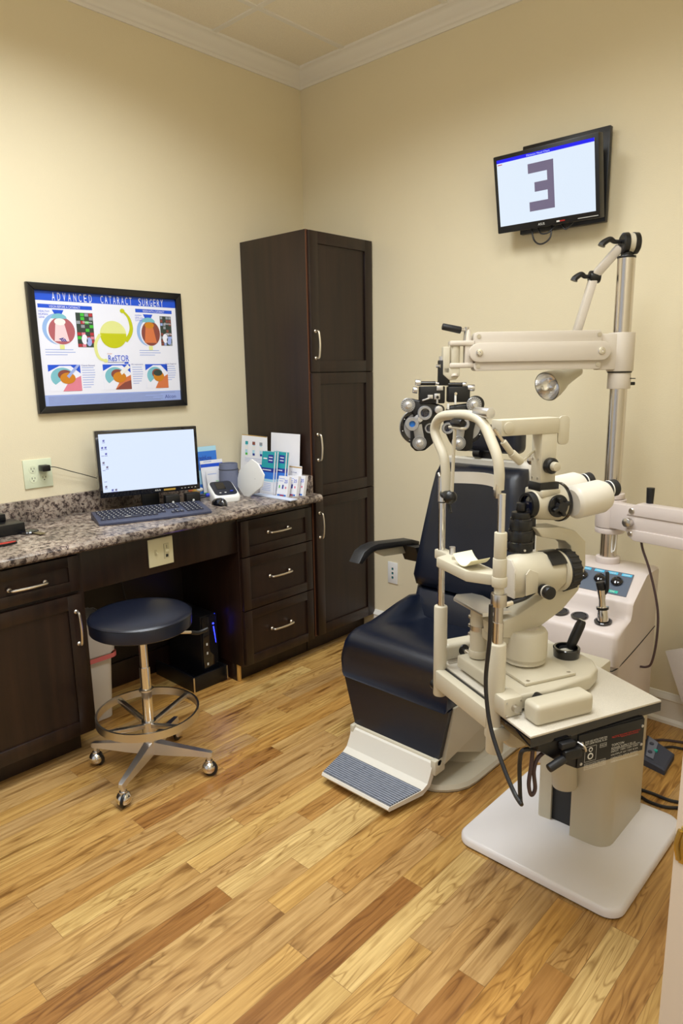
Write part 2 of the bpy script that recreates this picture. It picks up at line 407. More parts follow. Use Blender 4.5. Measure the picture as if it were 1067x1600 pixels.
# ================================================================== the room
CZ = 3.035
struct(MB().box((-.3, -4.6, -.1), (4.4, .2, 0), 'oak_planks').obj('floor'), 'hardwood floor of narrow honey oak planks running along the cabinets')
struct(MB().box((-.12, -4.6, 0), (0, .12, CZ+.1), 'wall_paint').obj('wall_left'), 'tan wall behind the counter and the poster')
struct(MB().box((0, 0, 0), (4.4, .12, CZ+.1), 'wall_paint').obj('wall_back'), 'tan wall behind the exam chair and the monitor')
w = MB(); w.box((2.755, -2.13, 0), (2.87, 0, CZ+.1), 'wall_paint'); w.box((2.755, -3.15, 2.1), (2.87, -2.13, CZ+.1), 'wall_paint'); w.box((2.755, -4.6, 0), (2.87, -3.15, CZ+.1), 'wall_paint')
struct(w.obj('wall_right'), 'tan wall with the doorway the photo is taken from')
struct(MB().box((0, -4.6, CZ), (2.87, .12, CZ+.06), 'ceiling_tile').obj('ceiling'), 'ceiling of off-white speckled acoustic tiles')
# ceiling T-bars
gx, gy = [0.3866+.61*k for k in range(-0, 5)], [-0.6283-.61*k for k in range(0, 7)]
g = MB()
for x in gx: g.box((x-.012, -4.48, CZ-.006), (x+.012, 0, CZ+.002), 'white_trim')
struct(g.obj('trim_3'), 'white ceiling grid bars running toward the viewer')
g = MB()
for y in gy: g.box((0, y-.012, CZ-.0061), (2.755, y+.012, CZ+.002), 'white_trim')
struct(g.obj('trim_4'), 'white ceiling grid bars running across')
# crown moulding: profile (distance from wall, drop below ceiling)
prof = [(0, .075), (.008, .075), (.012, .066), (.018, .064), (.022, .056), (.034, .047), (.05, .033), (.06, .02), (.066, .014), (.078, .012), (.084, .004), (.084, 0)]
def crown(name, fn, label):
    c = MB(); t = bmesh.new(); rings = [[t.verts.new(p) for p in r] for r in fn]
    for a, b in zip(rings, rings[1:]):
        for k in range(len(a)-1): t.faces.new((a[k], a[k+1], b[k+1], b[k]))
    c.merge(t, 'white_trim'); struct(c.obj(name, sharp=50), label)
crown('trim_1', [[(d, -d, CZ-h) for d, h in prof], [(d, -4.48, CZ-h) for d, h in prof]], 'white crown moulding on the left wall')
crown('trim_2', [[(d, -d, CZ-h) for d, h in prof], [(2.755, -d, CZ-h) for d, h in prof]], 'white crown moulding on the back wall')
b = MB()
b.prism([(.505, 0, 0), (.505, -.028, 0), (.505, -.026, .012), (.505, -.015, .022), (.505, -.015, .098), (.505, -.019, .104), (.505, -.017, .112), (.505, -.009, .12), (.505, -.006, .128), (.505, 0, .13)], (2.25, 0, 0), 'white_trim')
struct(b.obj('baseboard_back'), 'white moulded baseboard on the back wall')
b = MB(); b.box((2.735, -2.13, 0), (2.755, 0, .13), 'white_trim', .003)
struct(b.obj('baseboard_right'))
# door jamb at the right edge, with stop and strike plate
j = MB()
j.box((2.746, -2.15, 0), (2.88, -2.13, 2.1), 'jamb_paint', .002)
j.box((2.80, -2.162, 0), (2.88, -2.15, 2.1), 'jamb_paint', .002)
j.box((2.746, -3.15, 0), (2.88, -3.13, 2.1), 'jamb_paint', .002); j.box((2.746, -3.15, 2.08), (2.88, -2.13, 2.1), 'jamb_paint', .002)
jo = struct(j.obj('door_1'), 'pale painted door jamb at the right edge')
k = MB(); k.box((2.752, -2.1525, .94), (2.785, -2.1495, .985), 'brass_strike', .001); k.tube([(2.752, -2.152, .98), (2.749, -2.153, .962), (2.752, -2.152, .944)], .003, 'brass_strike', seg=8)
k.obj('strike_plate', jo, label='worn brass strike plate')

# ================================================================== cabinets
FX = .505            # plane of door and drawer fronts
def shaker(mb, y0, y1, z0, z1, x=FX, fw=.055, th=.02, m='espresso_wood'):
    """five-piece front in the plane x, thickness th behind it"""
    mb.box((x-th, y0, z0), (x, y0+fw, z1), m, .0015); mb.box((x-th, y1-fw, z0), (x, y1, z1), m, .0015)
    mb.box((x-th, y0+fw-.001, z0), (x, y1-fw+.001, z0+fw), m, .0015); mb.box((x-th, y0+fw-.001, z1-fw), (x, y1-fw+.001, z1), m, .0015)
    mb.box((x-th, y0+fw-.002, z0+fw-.002), (x-.009, y1-fw+.002, z1-fw+.002), m)
def pull(c, vertical, parent, L=.128):
    c = V(c); d = V((0, 0, 1)) if vertical else V((0, 1, 0)); o = V((1, 0, 0)); h = MB()
    pts = [c-d*L/2, c-d*L/2+o*.018, c-d*(L/2-.012)+o*.026, c+o*.031, c+d*(L/2-.012)+o*.026, c+d*L/2+o*.018, c+d*L/2]
    h.tube(pts, .0048, 'nickel', seg=10, n=5)
    for sg in (-1, 1): h.lathe([(0, .0085), (.003, .0085), (.006, .006)], c+d*sg*L/2, o, 'nickel', 16)
    return h.obj('handle', parent, label='curved satin nickel handle')

tall = thing('tall_cabinet', (.24, -.235, 0), 'tall espresso wood pantry cabinet with three stacked doors in the corner', 'cabinet')
m = MB(); m.box((.004, -.47, .1), (FX-.021, -.004, 2.13), 'espresso_wood', .001); m.box((.004, -.468, 0), (.42, -.004, .101), 'espresso_wood')
m.box((FX-.0209, -.47, .1), (FX-.0195, -.455, 2.13), 'edge_wood')
m.obj('body', tall)
for z0, z1, hz in ((.105, .845, .70), (.85, 1.465, 1.10), (1.47, 2.125, 1.60)):
    d = MB(); shaker(d, -.462, -.008, z0, z1); do = d.obj('door', tall); pull((FX, -.437, hz), True, do)

drawers = thing('drawer_cabinet', (.25, -.72, 0), 'espresso base cabinet with three drawers below the counter, next to the tall cabinet', 'cabinet')
m = MB(); m.box((.004, -.955, .09), (FX-.021, -.474, .832), 'espresso_wood', .001); m.box((.02, -.95, 0), (.42, -.474, .091), 'espresso_wood'); m.obj('body', drawers)
for z0, z1 in ((.635, .805), (.375, .63), (.1, .37)):
    d = MB(); shaker(d, -.95, -.495, z0, z1, fw=.045); do = d.obj('drawer', drawers); pull((FX, -.722, (z0+z1)/2+.01), False, do)

left = thing('base_cabinet', (.25, -2.1, 0), 'espresso base cabinet with one drawer over one door at the left edge', 'cabinet')
m = MB(); m.box((.004, -2.62, .09), (FX-.021, -1.71, .832), 'espresso_wood', .001); m.box((.02, -2.61, 0), (.42, -1.75, .091), 'espresso_wood'); m.obj('body', left)
d = MB(); shaker(d, -2.16, -1.73, .68, .815, fw=.04); do = d.obj('drawer', left); pull((FX, -1.925, .742), False, do)
d = MB(); shaker(d, -2.16, -1.73, .1, .665); do = d.obj('door', left); pull((FX, -1.757, .535), True, do)
d = MB(); shaker(d, -2.6, -2.17, .1, .815); d.obj('door', left)

apron = MB(); apron.box((.46, -1.709, .66), (.48, -.956, .83), 'espresso_wood', .001)
tag(apron.obj('apron_panel'), 'dark wood apron panel under the counter across the knee space', 'panel')
m = MB(); m.box((.002, -1.709, .12), (.016, -.956, .83), 'knee_dark'); m.box((.016, -1.709, 0), (.03, -.956, .12), 'espresso_wood', .002)
tag(m.obj('knee_space_panel'), 'dark back panel at the rear of the knee space under the counter', 'panel')

ct = MB()
zt = .872
edge = [(.02, zt), (.545, zt), (.556, zt-.003), (.563, zt-.010), (.565, zt-.019), (.563, zt-.029), (.556, zt-.036), (.545, zt-.039), (.02, zt-.039)]
ct.prism([(x, -2.7, z) for x, z in edge], (0, 2.228, 0), 'granite_laminate')
ct.box((.001, -2.7, zt-.03), (.022, -.472, .962), 'granite_laminate', .004)
ct.box((.022, -.488, zt-.01), (.5, -.4725, .962), 'granite_laminate', .004)
tag(ct.obj('countertop'), 'brown granite-look laminate countertop with backsplash along the left wall', 'countertop')

# light switch plate screwed to the apron
def plate(name, o, ax, ay, n, w, h, m='ivory_plate'):
    b = MB(); o, ax, ay, n = V(o), V(ax), V(ay), V(n)
    b.obox(o, ax*w, ay*h, n*.006, m, .002); return b
sw = thing('light_switch', (.481, -1.36, .745), 'cream double wall plate with toggle and dimmer on the apron panel under the counter', 'light switch')
o = V((.4805, -1.42, .69)); b = plate('p', o, (0, 1, 0), (0, 0, 1), (1, 0, 0), .118, .118)
b.obj('wall_plate', sw)
b = MB(); b.box((.4865, -1.392, .738), (.4885, -1.382, .762), 'ivory_detail'); b.obox((.487, -1.39, .746), (.014, 0, -.007), (0, .006, 0), (.003, 0, .009), 'ivory_plate', .001); b.obj('toggle', sw)
b = MB(); b.box((.4865, -1.3475, .7155), (.4870, -1.3225, .7795), 'slot_dark'); b.box((.4866, -1.347, .716), (.489, -1.323, .779), 'ivory_detail', .0005); b.box((.489, -1.344, .743), (.495, -1.326, .756), 'ivory_plate', .002); b.box((.489, -1.336, .76), (.4895, -1.334, .774), 'slot_dark'); b.box((.489, -1.341, .722), (.4895, -1.329, .734), 'slot_dark'); b.obj('dimmer', sw)

def receptacle(mb, c, ax, n):
    c, ax, n = V(c), V(ax), V(n); up = V((0, 0, 1))
    mb.cyl(c, c+n*.0015, .0165, 'almond_plate', seg=24)
    for s_, l in ((-1, .009), (1, .007)): mb.obox(c+ax*(s_*.0062)-ax*.001-up*l/2+up*.003+n*.0014, ax*.002, up*l, n*.0006, 'slot_dark')
    mb.cyl(c-up*.008+n*.0014, c-up*.008+n*.002, .0024, 'slot_dark', seg=12)
out = thing('wall_outlet', (.003, -1.63, 1.07), 'square four-socket wall outlet above the counter, left of the monitor', 'outlet')
b = plate('p', (.0005, -1.69, 1.007), (0, 1, 0), (0, 0, 1), (1, 0, 0), .122, .122, 'almond_plate'); b.obj('wall_plate', out)
for yy, zz in ((-1.652, 1.088), (-1.652, 1.047), (-1.606, 1.088), (-1.606, 1.047)):
    b = MB(); receptacle(b, (.0062, yy, zz), (0, 1, 0), (1, 0, 0)); b.obj('socket', out)
pw = thing('power_adapter', (.008, -1.6, 1.09), 'small black plug-in power adapter in the outlet left of the monitor', 'adapter')
b = MB(); b.box((.0085, -1.628, 1.078), (.05, -1.592, 1.104), 'black_plastic', .004); b.obj('body', pw)
b = MB(); b.tube([(.03, -1.592, 1.093), (.035, -1.565, 1.09), (.03, -1.5, 1.065), (.025, -1.42, 1.035), (.03, -1.36, 1.01)], .0018, 'cable_black', seg=8); b.obj('cord', pw)

out = thing('wall_outlet', (.635, -.003, .38), 'narrow white wall plate with three small jacks beside the tall cabinet', 'outlet')
b = plate('p', (.602, -.0005, .31), (1, 0, 0), (0, 0, 1), (0, -1, 0), .068, .122, 'white_plastic'); b.obj('wall_plate', out)
for zz in (.395, .37, .345):
    b = MB(); b.box((.630, -.0075, zz-.006), (.642, -.006, zz+.006), 'slot_dark'); b.box((.633, -.0082, zz-.004), (.639, -.007, zz+.002), 'teal'); b.obj('jack', out)

# ================================================================== framed poster
po = thing('framed_poster', (.012, -1.23, 1.58), 'black framed blue and white cataract surgery poster above the counter', 'poster')
Y0, Y1, Z0, Z1 = -1.603, -.862, 1.318, 1.851
fr = MB(); fw_ = .03
for a in ([(Y0, Z0), (Y1, Z0), (Y1-fw_, Z0+fw_), (Y0+fw_, Z0+fw_)], [(Y1, Z0), (Y1, Z1), (Y1-fw_, Z1-fw_), (Y1-fw_, Z0+fw_)], [(Y1, Z1), (Y0, Z1), (Y0+fw_, Z1-fw_), (Y1-fw_, Z1-fw_)], [(Y0, Z1), (Y0, Z0), (Y0+fw_, Z0+fw_), (Y0+fw_, Z1-fw_)]):
    fr.prism([(.001, y, z) for y, z in a], (.022, 0, 0), 'poster_frame', .003)
fr.obj('frame', po)
pt = MB(); PXX = .0105
def pq(mb, y0, z0, y1, z1, m, lay=1):
    x = PXX+lay*.0002; mb.face([(x, y0, z0), (x, y1, z0), (x, y1, z1), (x, y0, z1)], m)
def pp_(mb, pts, m, lay=1): mb.face([(PXX+lay*.0002, y, z) for y, z in pts], m)
iy0, iy1, iz0, iz1 = Y0+fw_-.002, Y1-fw_+.002, Z0+fw_-.002, Z1-fw_+.002
PWd, PHt = iy1-iy0, iz1-iz0
def A(u, v): return (iy0+PWd*u, iz1-PHt*v)          # poster coordinates, v downwards
def rect(u0, v0, u1, v1, m, lay=1):
    a, b_ = A(u0, v1), A(u1, v0); pq(pt, a[0], a[1], b_[0], b_[1], m, lay)
def poly(pts, m, lay=1): pp_(pt, [A(*p) for p in pts], m, lay)
def ell(u, v, ru, rv, m, lay=1, a0=0, a1=360, seg=32):
    full = a1-a0 == 360; n = seg if full else seg+1
    poly([(u+ru*math.cos(R(a0+(a1-a0)*k/seg)), v+rv*math.sin(R(a0+(a1-a0)*k/seg))) for k in range(n)], m, lay)
def ptext(s_, u, v, h, m, w=None, lay=3, center=False):
    y, z = A(u, v); pt.text(s_, (PXX+lay*.0002, y, z), (0, 1, 0), (0, 0, 1), h*PHt, m, w=None if w is None else w*PWd, depth=0, center=center)
pt.box((.001, iy0, iz0), (PXX, iy1, iz1), 'poster_white')
rect(0, 0, 1, .085, 'poster_blue'); rect(0, .9, 1, 1, 'poster_pale')
for s_, u0, u1 in (('ADVANCED', .11, .385), ('CATARACT', .43, .665), ('SURGERY', .705, .905)):
    for k, c in enumerate(s_): ptext(c, u0+(u1-u0)*k/len(s_)+.004, .081, .068, 'poster_white', .0185)
rect(.02, .115, .37, .148, 'poster_blue'); ptext('VISION BEFORE A CATARACT', .09, .143, .02, 'poster_white', .2)
rect(.68, .112, .965, .145, 'poster_blue'); ptext('VISION WITH a CATARACT', .735, .14, .02, 'poster_white', .17)
for u, ru, tissue, core, ls in ((.145, .1, 'eye_pink', 'eye_light', 'white_plastic'), (.775, .085, 'eye_brown', 'tissue_orange', 'amber')):
    poly([(u-.04, .16), (u+.035, .16), (u+.015, .21), (u-.02, .21)], 'poster_blue', 2)
    ell(u-.01, .325, ru, .135, 'sclera', 2); ell(u+.01, .335, ru*.95, .13, 'poster_white', 3); ell(u+.012, .34, ru*.85, .118, tissue, 4)
    poly([(u-.025, .27), (u+.03, .27), (u+.055, .43), (u-.04, .43)], core, 5)
    ell(u, .235, .05, .045, 'cornea', 5, 180, 360, 16); ell(u+.004, .262, .036, .03, ls, 6)
    poly([(u-.01, .46), (u+.02, .46), (u+.02, .5), (u-.01, .5)], 'lens_pale', 5)
for k in range(3): poly([(.14+.012*k, .41), (.146+.012*k, .405), (.158+.012*k, .43), (.152+.012*k, .435)], 'navy', 7)
poly([(.133, .409), (.163, .398), (.165, .404), (.135, .415)], 'navy', 7)
for s_, v in (('HEALTHY', .185), ('HUMAN', .21), ('LENS', .235)): ptext(s_, .022, v, .016, 'poster_blue')
for s_, v in (('HUMAN', .18), ('LENS with', .203), ('CATARACT', .226)): ptext(s_, .675, v, .014, 'poster_blue')
random.seed(4)
for u0, u1, v0, v1, dim in ((.255, .37, .175, .48, 0), (.865, .955, .17, .455, 1)):
    rect(u0, v0, u1, v1, 'photo_dark', 2); n = 4; rws = 9
    for i in range(n):
        for q in range(rws):
            if random.random() < .25: continue
            c = random.choice(['green_ink', 'photo_grey', 'photo_red', 'lens_pale', 'photo_dark', 'tissue_pink'] if not dim else ['photo_grey', 'eye_brown', 'photo_dark', 'poster_pale'])
            du, dv = (u1-u0)/n, (v1-v0)/rws
            rect(u0+du*i+.002, v0+dv*q+.004, u0+du*(i+1)-.002, v0+dv*(q+1)-.003, c, 3)
    ell((u0+u1)/2-.01, v1-.07, .02, .045, 'poster_white', 4); ell((u0+u1)/2+.02, v1-.05, .018, .04, 'poster_pale', 4)
ptext('Distance', .30, .265, .018, 'poster_white', .06, 5); ptext('Distance', .9, .25, .018, 'poster_white', .05, 5); ptext('Middle', .905, .35, .018, 'poster_white', .05, 5)
# intraocular lens
ell(.505, .36, .095, .125, 'lens_pale', 3); ell(.505, .37, .093, .115, 'lens_yellow', 4, -10, 190)
def swoosh(pts, w, mname, lay):
    P = smooth_path([(u, v, 0) for u, v in pts], 6); L_, R_ = [], []
    for i, p in enumerate(P):
        d = (P[min(i+1, len(P)-1)]-P[max(i-1, 0)]).normalized(); nn = V((-d.y, d.x, 0)); ww = w(i/(len(P)-1)); L_.append(p+nn*ww); R_.append(p-nn*ww)
    for i in range(len(P)-1): poly([(L_[i].x, L_[i].y), (L_[i+1].x, L_[i+1].y), (R_[i+1].x, R_[i+1].y), (R_[i].x, R_[i].y)], mname, lay)
swoosh([(.585, .14), (.625, .2), (.64, .29), (.625, .36), (.59, .42)], lambda t: .008+.009*t, 'lens_yellow', 5); ell(.582, .14, .017, .02, 'lens_yellow', 6)
swoosh([(.41, .36), (.375, .44), (.375, .52), (.395, .58), (.435, .6)], lambda t: .011, 'lens_pale', 5); ell(.435, .6, .016, .018, 'lens_pale', 6)
ptext('AcrySof', .45, .545, .014, 'tissue_orange'); ptext('ReSTOR', .455, .605, .055, 'poster_blue', .15, 9); rect(.57, .612, .6, .63, 'poster_blue', 3); rect(.45, .613, .565, .618, 'poster_text', 3)
for u0, v0, lines, wd in ((.04, .5, 3, .2), (.69, .5, 3, .17), (.265, .66, 9, .09), (.625, .66, 8, .08), (.885, .655, 7, .085)):
    for q in range(lines): rect(u0, v0+.022*q, u0+wd*(1 if q < lines-1 else .7)*(.9+.1*math.sin(q*7)), v0+.022*q+.006, 'poster_pale', 2)
for s_, u, v in (('Cataract Removal', .265, .65), ('IOL Implantation', .62, .645), ('Vision Regained', .885, .642)): ptext(s_, u, v, .015, 'navy', .09)
for u0, third in ((.045, 0), (.41, 1), (.725, 2)):
    u1 = u0+(.21, .2, .175)[third]; v0, v1 = .635, .87
    wd = u1-u0
    rect(u0, v0, u1, v1, 'poster_blue', 2)
    poly([(u0, v1), (u0, v0+.06), (u0+wd*.35, v0+.01), (u0+wd*.7, v0+.01), (u1, v0+.08), (u1, v1)], 'poster_white', 3)
    ell(u0+wd*.42, v0+.11, wd*.36, .085, 'cornea', 4, 130, 330, 20)
    poly([(u0+wd*.4, v1), (u0+wd*.6, v0+.15), (u1, v0+.10), (u1, v1)], ('tissue_pink', 'tissue_orange', 'tissue_orange')[third], 5)
    poly([(u0+wd*.4, v1), (u0+wd*.75, v0+.17), (u1, v0+.15), (u1, v1)], ('tissue_pink', 'eye_brown', 'tissue_orange')[third], 6)
    ell(u0+wd*.5, v0+.09, wd*.22, .045, 'eye_brown', 7); ell(u0+wd*.58, v0+.12, wd*.24, .05, 'amber', 8)
    if third == 0: poly([(u0+wd*.55, v0+.10), (u0+wd*.9, v0), (u1, v0), (u0+wd*.62, v0+.12)], 'poster_pale', 9)
    if third == 1: poly([(u0+wd*.6, v0+.07), (u0+wd*.9, v0), (u1, v0+.03), (u0+wd*.66, v0+.1)], 'white_plastic', 9)
    if third == 2: ell(u0+wd*.55, v0+.085, wd*.2, .03, 'photo_dark', 9)
for q in range(7): rect(.03, .915+.011*q, .95-.3*((q*37) % 5)/5, .918+.011*q, 'poster_text', 2)
rect(.85, .93, .97, .99, 'poster_pale', 3); ptext('Alcon', .865, .975, .035, 'navy', .09, 4)
pt.obj('poster_sheet', po)

# ================================================================== wall monitor with the letter chart
tv = thing('wall_monitor', (1.52, -.06, 2.19), 'black wall monitor showing a mirrored letter E on a white screen', 'monitor')
X0, X1 = 1.3002, 1.7477
ZT, ZB = 2.3335, 2.0396
tl = V((X0, -.165, ZT)); bl = V((X0, -.108, ZB)); up_ = (tl-bl); H_ = up_.length; up_.normalize(); rt = V((1, 0, 0)); W_ = X1-X0
nn = rt.cross(up_)   # faces the room
if nn.y > 0: nn = -nn
def T(u, v, d=0): return bl+rt*u+up_*v+nn*d
b = MB(); b.obox(T(0, 0, -.045), rt*W_, up_*H_, nn*.045, 'black_plastic', .004)
b.obox(T(.06, .05, -.075), rt*(W_-.12), up_*(H_-.1), nn*.035, 'black_satin', .012)
b.text('ASUS', T(W_*.42, .008, .0004), rt, up_, .009, 'label_white'); b.text('ViewSonic', T(W_*.60, .0085, .0004), rt, up_, .007, 'tissue_orange', w=.045) if False else None
b.face([T(W_*.60, .010, .0006), T(W_*.68, .010, .0006), T(W_*.68, .015, .0006), T(W_*.60, .015, .0006)], 'red_plastic')
b.face([T(W_*.60, .0095, .0008), T(W_*.63, .0095, .0008), T(W_*.63, .0155, .0008), T(W_*.60, .0155, .0008)], 'label_white')
b.face([T(W_*.80, .009, .0006), T(W_*.985, .009, .0006), T(W_*.985, .011, .0006), T(W_*.80, .011, .0006)], 'label_white')
b.obj('housing', tv)
b = MB(); bx, bb, btp = .016, .027, .016
b.face([T(bx, bb, .0008), T(W_-bx, bb, .0008), T(W_-bx, H_-btp, .0008), T(bx, H_-btp, .0008)], 'screen_white')
b.face([T(bx, H_-btp-.013, .0012), T(W_-bx, H_-btp-.013, .0012), T(W_-bx, H_-btp, .0012), T(bx, H_-btp, .0012)], 'screen_blue')
b.text('Distance Visual Chart', T(W_*.34, H_-btp-.0095, .0016), rt, up_, .006, 'screen_white', w=.1)
b.face([T(bx+.004, H_-btp-.021, .0014), T(bx+.025, H_-btp-.021, .0014), T(bx+.025, H_-btp-.018, .0014), T(bx+.004, H_-btp-.018, .0014)], 'red_text')
e0, e1 = .155, .265; ez0 = .066; eh = .178; st = eh/5      # mirrored E
def er(a, b_, c, d): b.face([T(a, c, .0016), T(b_, c, .0016), T(b_, d, .0016), T(a, d, .0016)], 'letter_grey')
er(e1-.028, e1, ez0, ez0+eh); er(e0, e1-.028, ez0, ez0+st); er(e0+.026, e1-.028, ez0+2*st, ez0+3*st); er(e0, e1-.028, ez0+4*st, ez0+eh)
b.obj('screen', tv)
b = MB(); b.box((1.37, -.045, 2.035), (1.742, -.020, 2.385), 'black_plastic', .003); b.box((1.45, -.020, 2.1), (1.65, -.001, 2.3), 'black_satin'); b.cyl((1.52, -.10, 2.19), (1.52, -.03, 2.19), .035, 'black_satin'); b.obj('mount', tv)
b = MB()
b.tube([(1.44, -.08, 2.07), (1.46, -.09, 2.00), (1.50, -.10, 1.975), (1.535, -.09, 2.0), (1.53, -.08, 2.07)], .0035, 'cable_black', seg=8)
b.tube([(1.47, -.08, 2.06), (1.49, -.09, 2.02), (1.53, -.09, 2.02), (1.56, -.08, 2.06)], .003, 'cable_black', seg=8)
b.tube([(1.57, -.08, 2.06), (1.60, -.09, 2.02), (1.64, -.08, 2.06)], .003, 'cable_black', seg=8)
b.obj('cable', tv)

# ================================================================== exam chair
ch = thing('exam_chair', (1.49, -.68, 0), 'black vinyl ophthalmic exam chair with cream shell and ribbed footrest', 'exam chair')
CX = 1.49
def rrect(cx, cy, wx, wy, r, z, n=6):
    pts = []
    for (sx, sy, a) in ((1, 1, 0), (-1, 1, 90), (-1, -1, 180), (1, -1, 270)):
        for k in range(n+1):
            t = R(a+90*k/n); pts.append((cx+sx*(wx/2-r)+r*math.cos(t), cy+sy*(wy/2-r)+r*math.sin(t), z))
    return pts
b = MB()
b.loft([rrect(CX-.01, -.67, .54, .82, .16, 0), rrect(CX-.01, -.67, .545, .825, .16, .012), rrect(CX-.01, -.67, .53, .81, .155, .026), rrect(CX-.01, -.67, .50, .78, .15, .032)], 'cream')
b.loft([rrect(CX-.01, -.67, .541, .821, .16, 0.0005), rrect(CX-.01, -.67, .541, .821, .16, .004)], 'dark_seam')
b.loft([rrect(CX, -.62, .44, .58, .13, .03), rrect(CX, -.62, .40, .5, .12, .06), rrect(CX, -.62, .33, .4, .1, .10), rrect(CX, -.62, .30, .36, .08, .14)], 'cream')
b.obj('base', ch)
b = MB(); b.loft([rrect(CX, -.62, .26, .30, .05, .12), rrect(CX, -.62, .28, .34, .05, .26), rrect(CX, -.66, .36, .5, .05, .34)], 'cream')
b.prism([(CX+.11, -.98, .13), (CX+.11, -.80, .05), (CX+.11, -.55, .12), (CX+.11, -.45, .36), (CX+.11, -1.02, .36)], (.10, 0, 0), 'cream', .012)
b.prism([(CX-.21, -.98, .13), (CX-.21, -.80, .05), (CX-.21, -.55, .12), (CX-.21, -.45, .36), (CX-.21, -1.02, .36)], (.10, 0, 0), 'cream', .012)
b.obj('pedestal', ch)
# seat cushion : loft of cross-sections along y, raised side bolsters toward the back
def section(y, zt_, zb, hw, crown_, bol, n=24):
    pts = []
    for k in range(n+1):       # top from left to right
        t = -1+2*k/n; a = abs(t)
        rnd = 1-max(0, (a-.86)/.14)**2.2
        z = zb+(zt_-zb)*(.55+.45*rnd)+crown_*(1-t*t)+bol*(3*min(1, max(0, (a-.56)/.2))**2-2*min(1, max(0, (a-.56)/.2))**3)*rnd
        pts.append((CX+hw*t, y, z))
    pts += [(CX+hw*.985, y, zb+.015), (CX+hw*.95, y, zb), (CX-hw*.95, y, zb), (CX-hw*.985, y, zb+.015)]
    return pts
b = MB()
b.loft([section(-1.078, .43, .335, .236, 0, 0), section(-1.086, .455, .33, .243, 0, 0), section(-1.082, .485, .33, .245, .002, 0), section(-1.06, .503, .33, .247, .004, 0), section(-1.02, .512, .33, .248, .004, .004), section(-.93, .512, .33, .25, 0, .008), section(-.86, .504, .33, .252, -.006, .030), section(-.78, .494, .33, .254, -.012, .060), section(-.70, .488, .33, .254, -.014, .078), section(-.65, .486, .33, .252, -.012, .072), section(-.61, .486, .33, .248, -.008, .05), section(-.58, .485, .34, .24, -.005, .01)], 'black_vinyl')
b.obj('seat', ch, sharp=60)
# front skirt
b = MB()
b.loft([[(CX-.245, -1.072, .34), (CX+.245, -1.072, .34), (CX+.245, -1.04, .34), (CX-.245, -1.04, .34)], [(CX-.24, -1.075, .335), (CX+.242, -1.075, .335), (CX+.242, -1.03, .335), (CX-.24, -1.03, .335)], [(CX-.19, -1.068, .13), (CX+.195, -1.068, .13), (CX+.195, -1.02, .13), (CX-.19, -1.02, .13)], [(CX-.18, -1.06, .12), (CX+.185, -1.06, .12), (CX+.185, -1.03, .12), (CX-.18, -1.03, .12)]], 'black_vinyl')
b.obj('front_skirt', ch)
b = MB()
b.loft([[(CX-.252, -1.055, .345), (CX-.252, -.56, .345), (CX-.232, -.56, .345), (CX-.232, -1.05, .345)], [(CX-.2, -1.05, .12), (CX-.2, -.75, .2), (CX-.18, -.75, .2), (CX-.18, -1.04, .12)]], 'cream')
b.loft([[(CX+.252, -1.055, .345), (CX+.252, -.56, .345), (CX+.232, -.56, .345), (CX+.232, -1.05, .345)], [(CX+.212, -1.05, .12), (CX+.235, -.75, .2), (CX+.18, -.75, .2), (CX+.18, -1.04, .12)]], 'cream')
b.box((CX-.245, -1.02, .30), (CX+.245, -.54, .335), 'cream', .01)
b.loft([rrect(CX, -.60, .50, .12, .04, .33), rrect(CX, -.56, .46, .12, .04, .5), rrect(CX, -.53, .42, .10, .04, .62)], 'cream')
b.obj('seat_shell', ch)
# backrest
def back_section(z, y, hw, th, cu=.0, n=16):
    pts = []
    for k in range(n+1):
        t = -1+2*k/n; a = abs(t); rnd = max(0, 1-max(0, (a-.82)/.18)**2.4)
        pts.append((CX+hw*t, y-th*(.35+.65*rnd)+cu*(1-t*t), z))
    pts += [(CX+hw*.96, y, z), (CX-hw*.96, y, z)]
    return pts
b = MB()
b.loft([back_section(.585, -.572, .235, .05), back_section(.597, -.57, .246, .08), back_section(.64, -.565, .252, .10, .012), back_section(.72, -.545, .248, .10, .016), back_section(.85, -.52, .235, .095, .012), back_section(.98, -.497, .218, .09, .006), back_section(1.06, -.485, .207, .08, .004), back_section(1.085, -.482, .202, .06), back_section(1.095, -.482, .198, .03)], 'black_vinyl')
# lower pad joint
b.loft([back_section(.46, -.60, .225, .05), back_section(.47, -.60, .235, .085), back_section(.52, -.59, .240, .085), back_section(.575, -.575, .242, .07), back_section(.59, -.572, .238, .05)], 'black_vinyl')
b.obj('backrest', ch, sharp=60)
b = MB()
b.loft([back_section(.48, -.55, .245, .03), back_section(.62, -.53, .262, .04), back_section(.72, -.51, .258, .04), back_section(.98, -.462, .228, .04), back_section(1.09, -.445, .214, .04), back_section(1.115, -.445, .20, .045), back_section(1.12, -.45, .18, .03)], 'cream_light')
b.obj('back_shell', ch, sharp=60)
# headrest
b = MB()
b.box((CX-.115, -.50, 1.145), (CX+.155, -.42, 1.255), 'black_vinyl', .028, seg=5)
hr = b.obj('headrest', ch, sharp=60)
b = MB(); b.box((CX-.03, -.47, 1.06), (CX+.03, -.45, 1.2), 'black_satin', .004); b.cyl((CX-.05, -.48, 1.14), (CX-.02, -.48, 1.14), .018, 'black_plastic'); b.obj('headrest_bracket', hr)
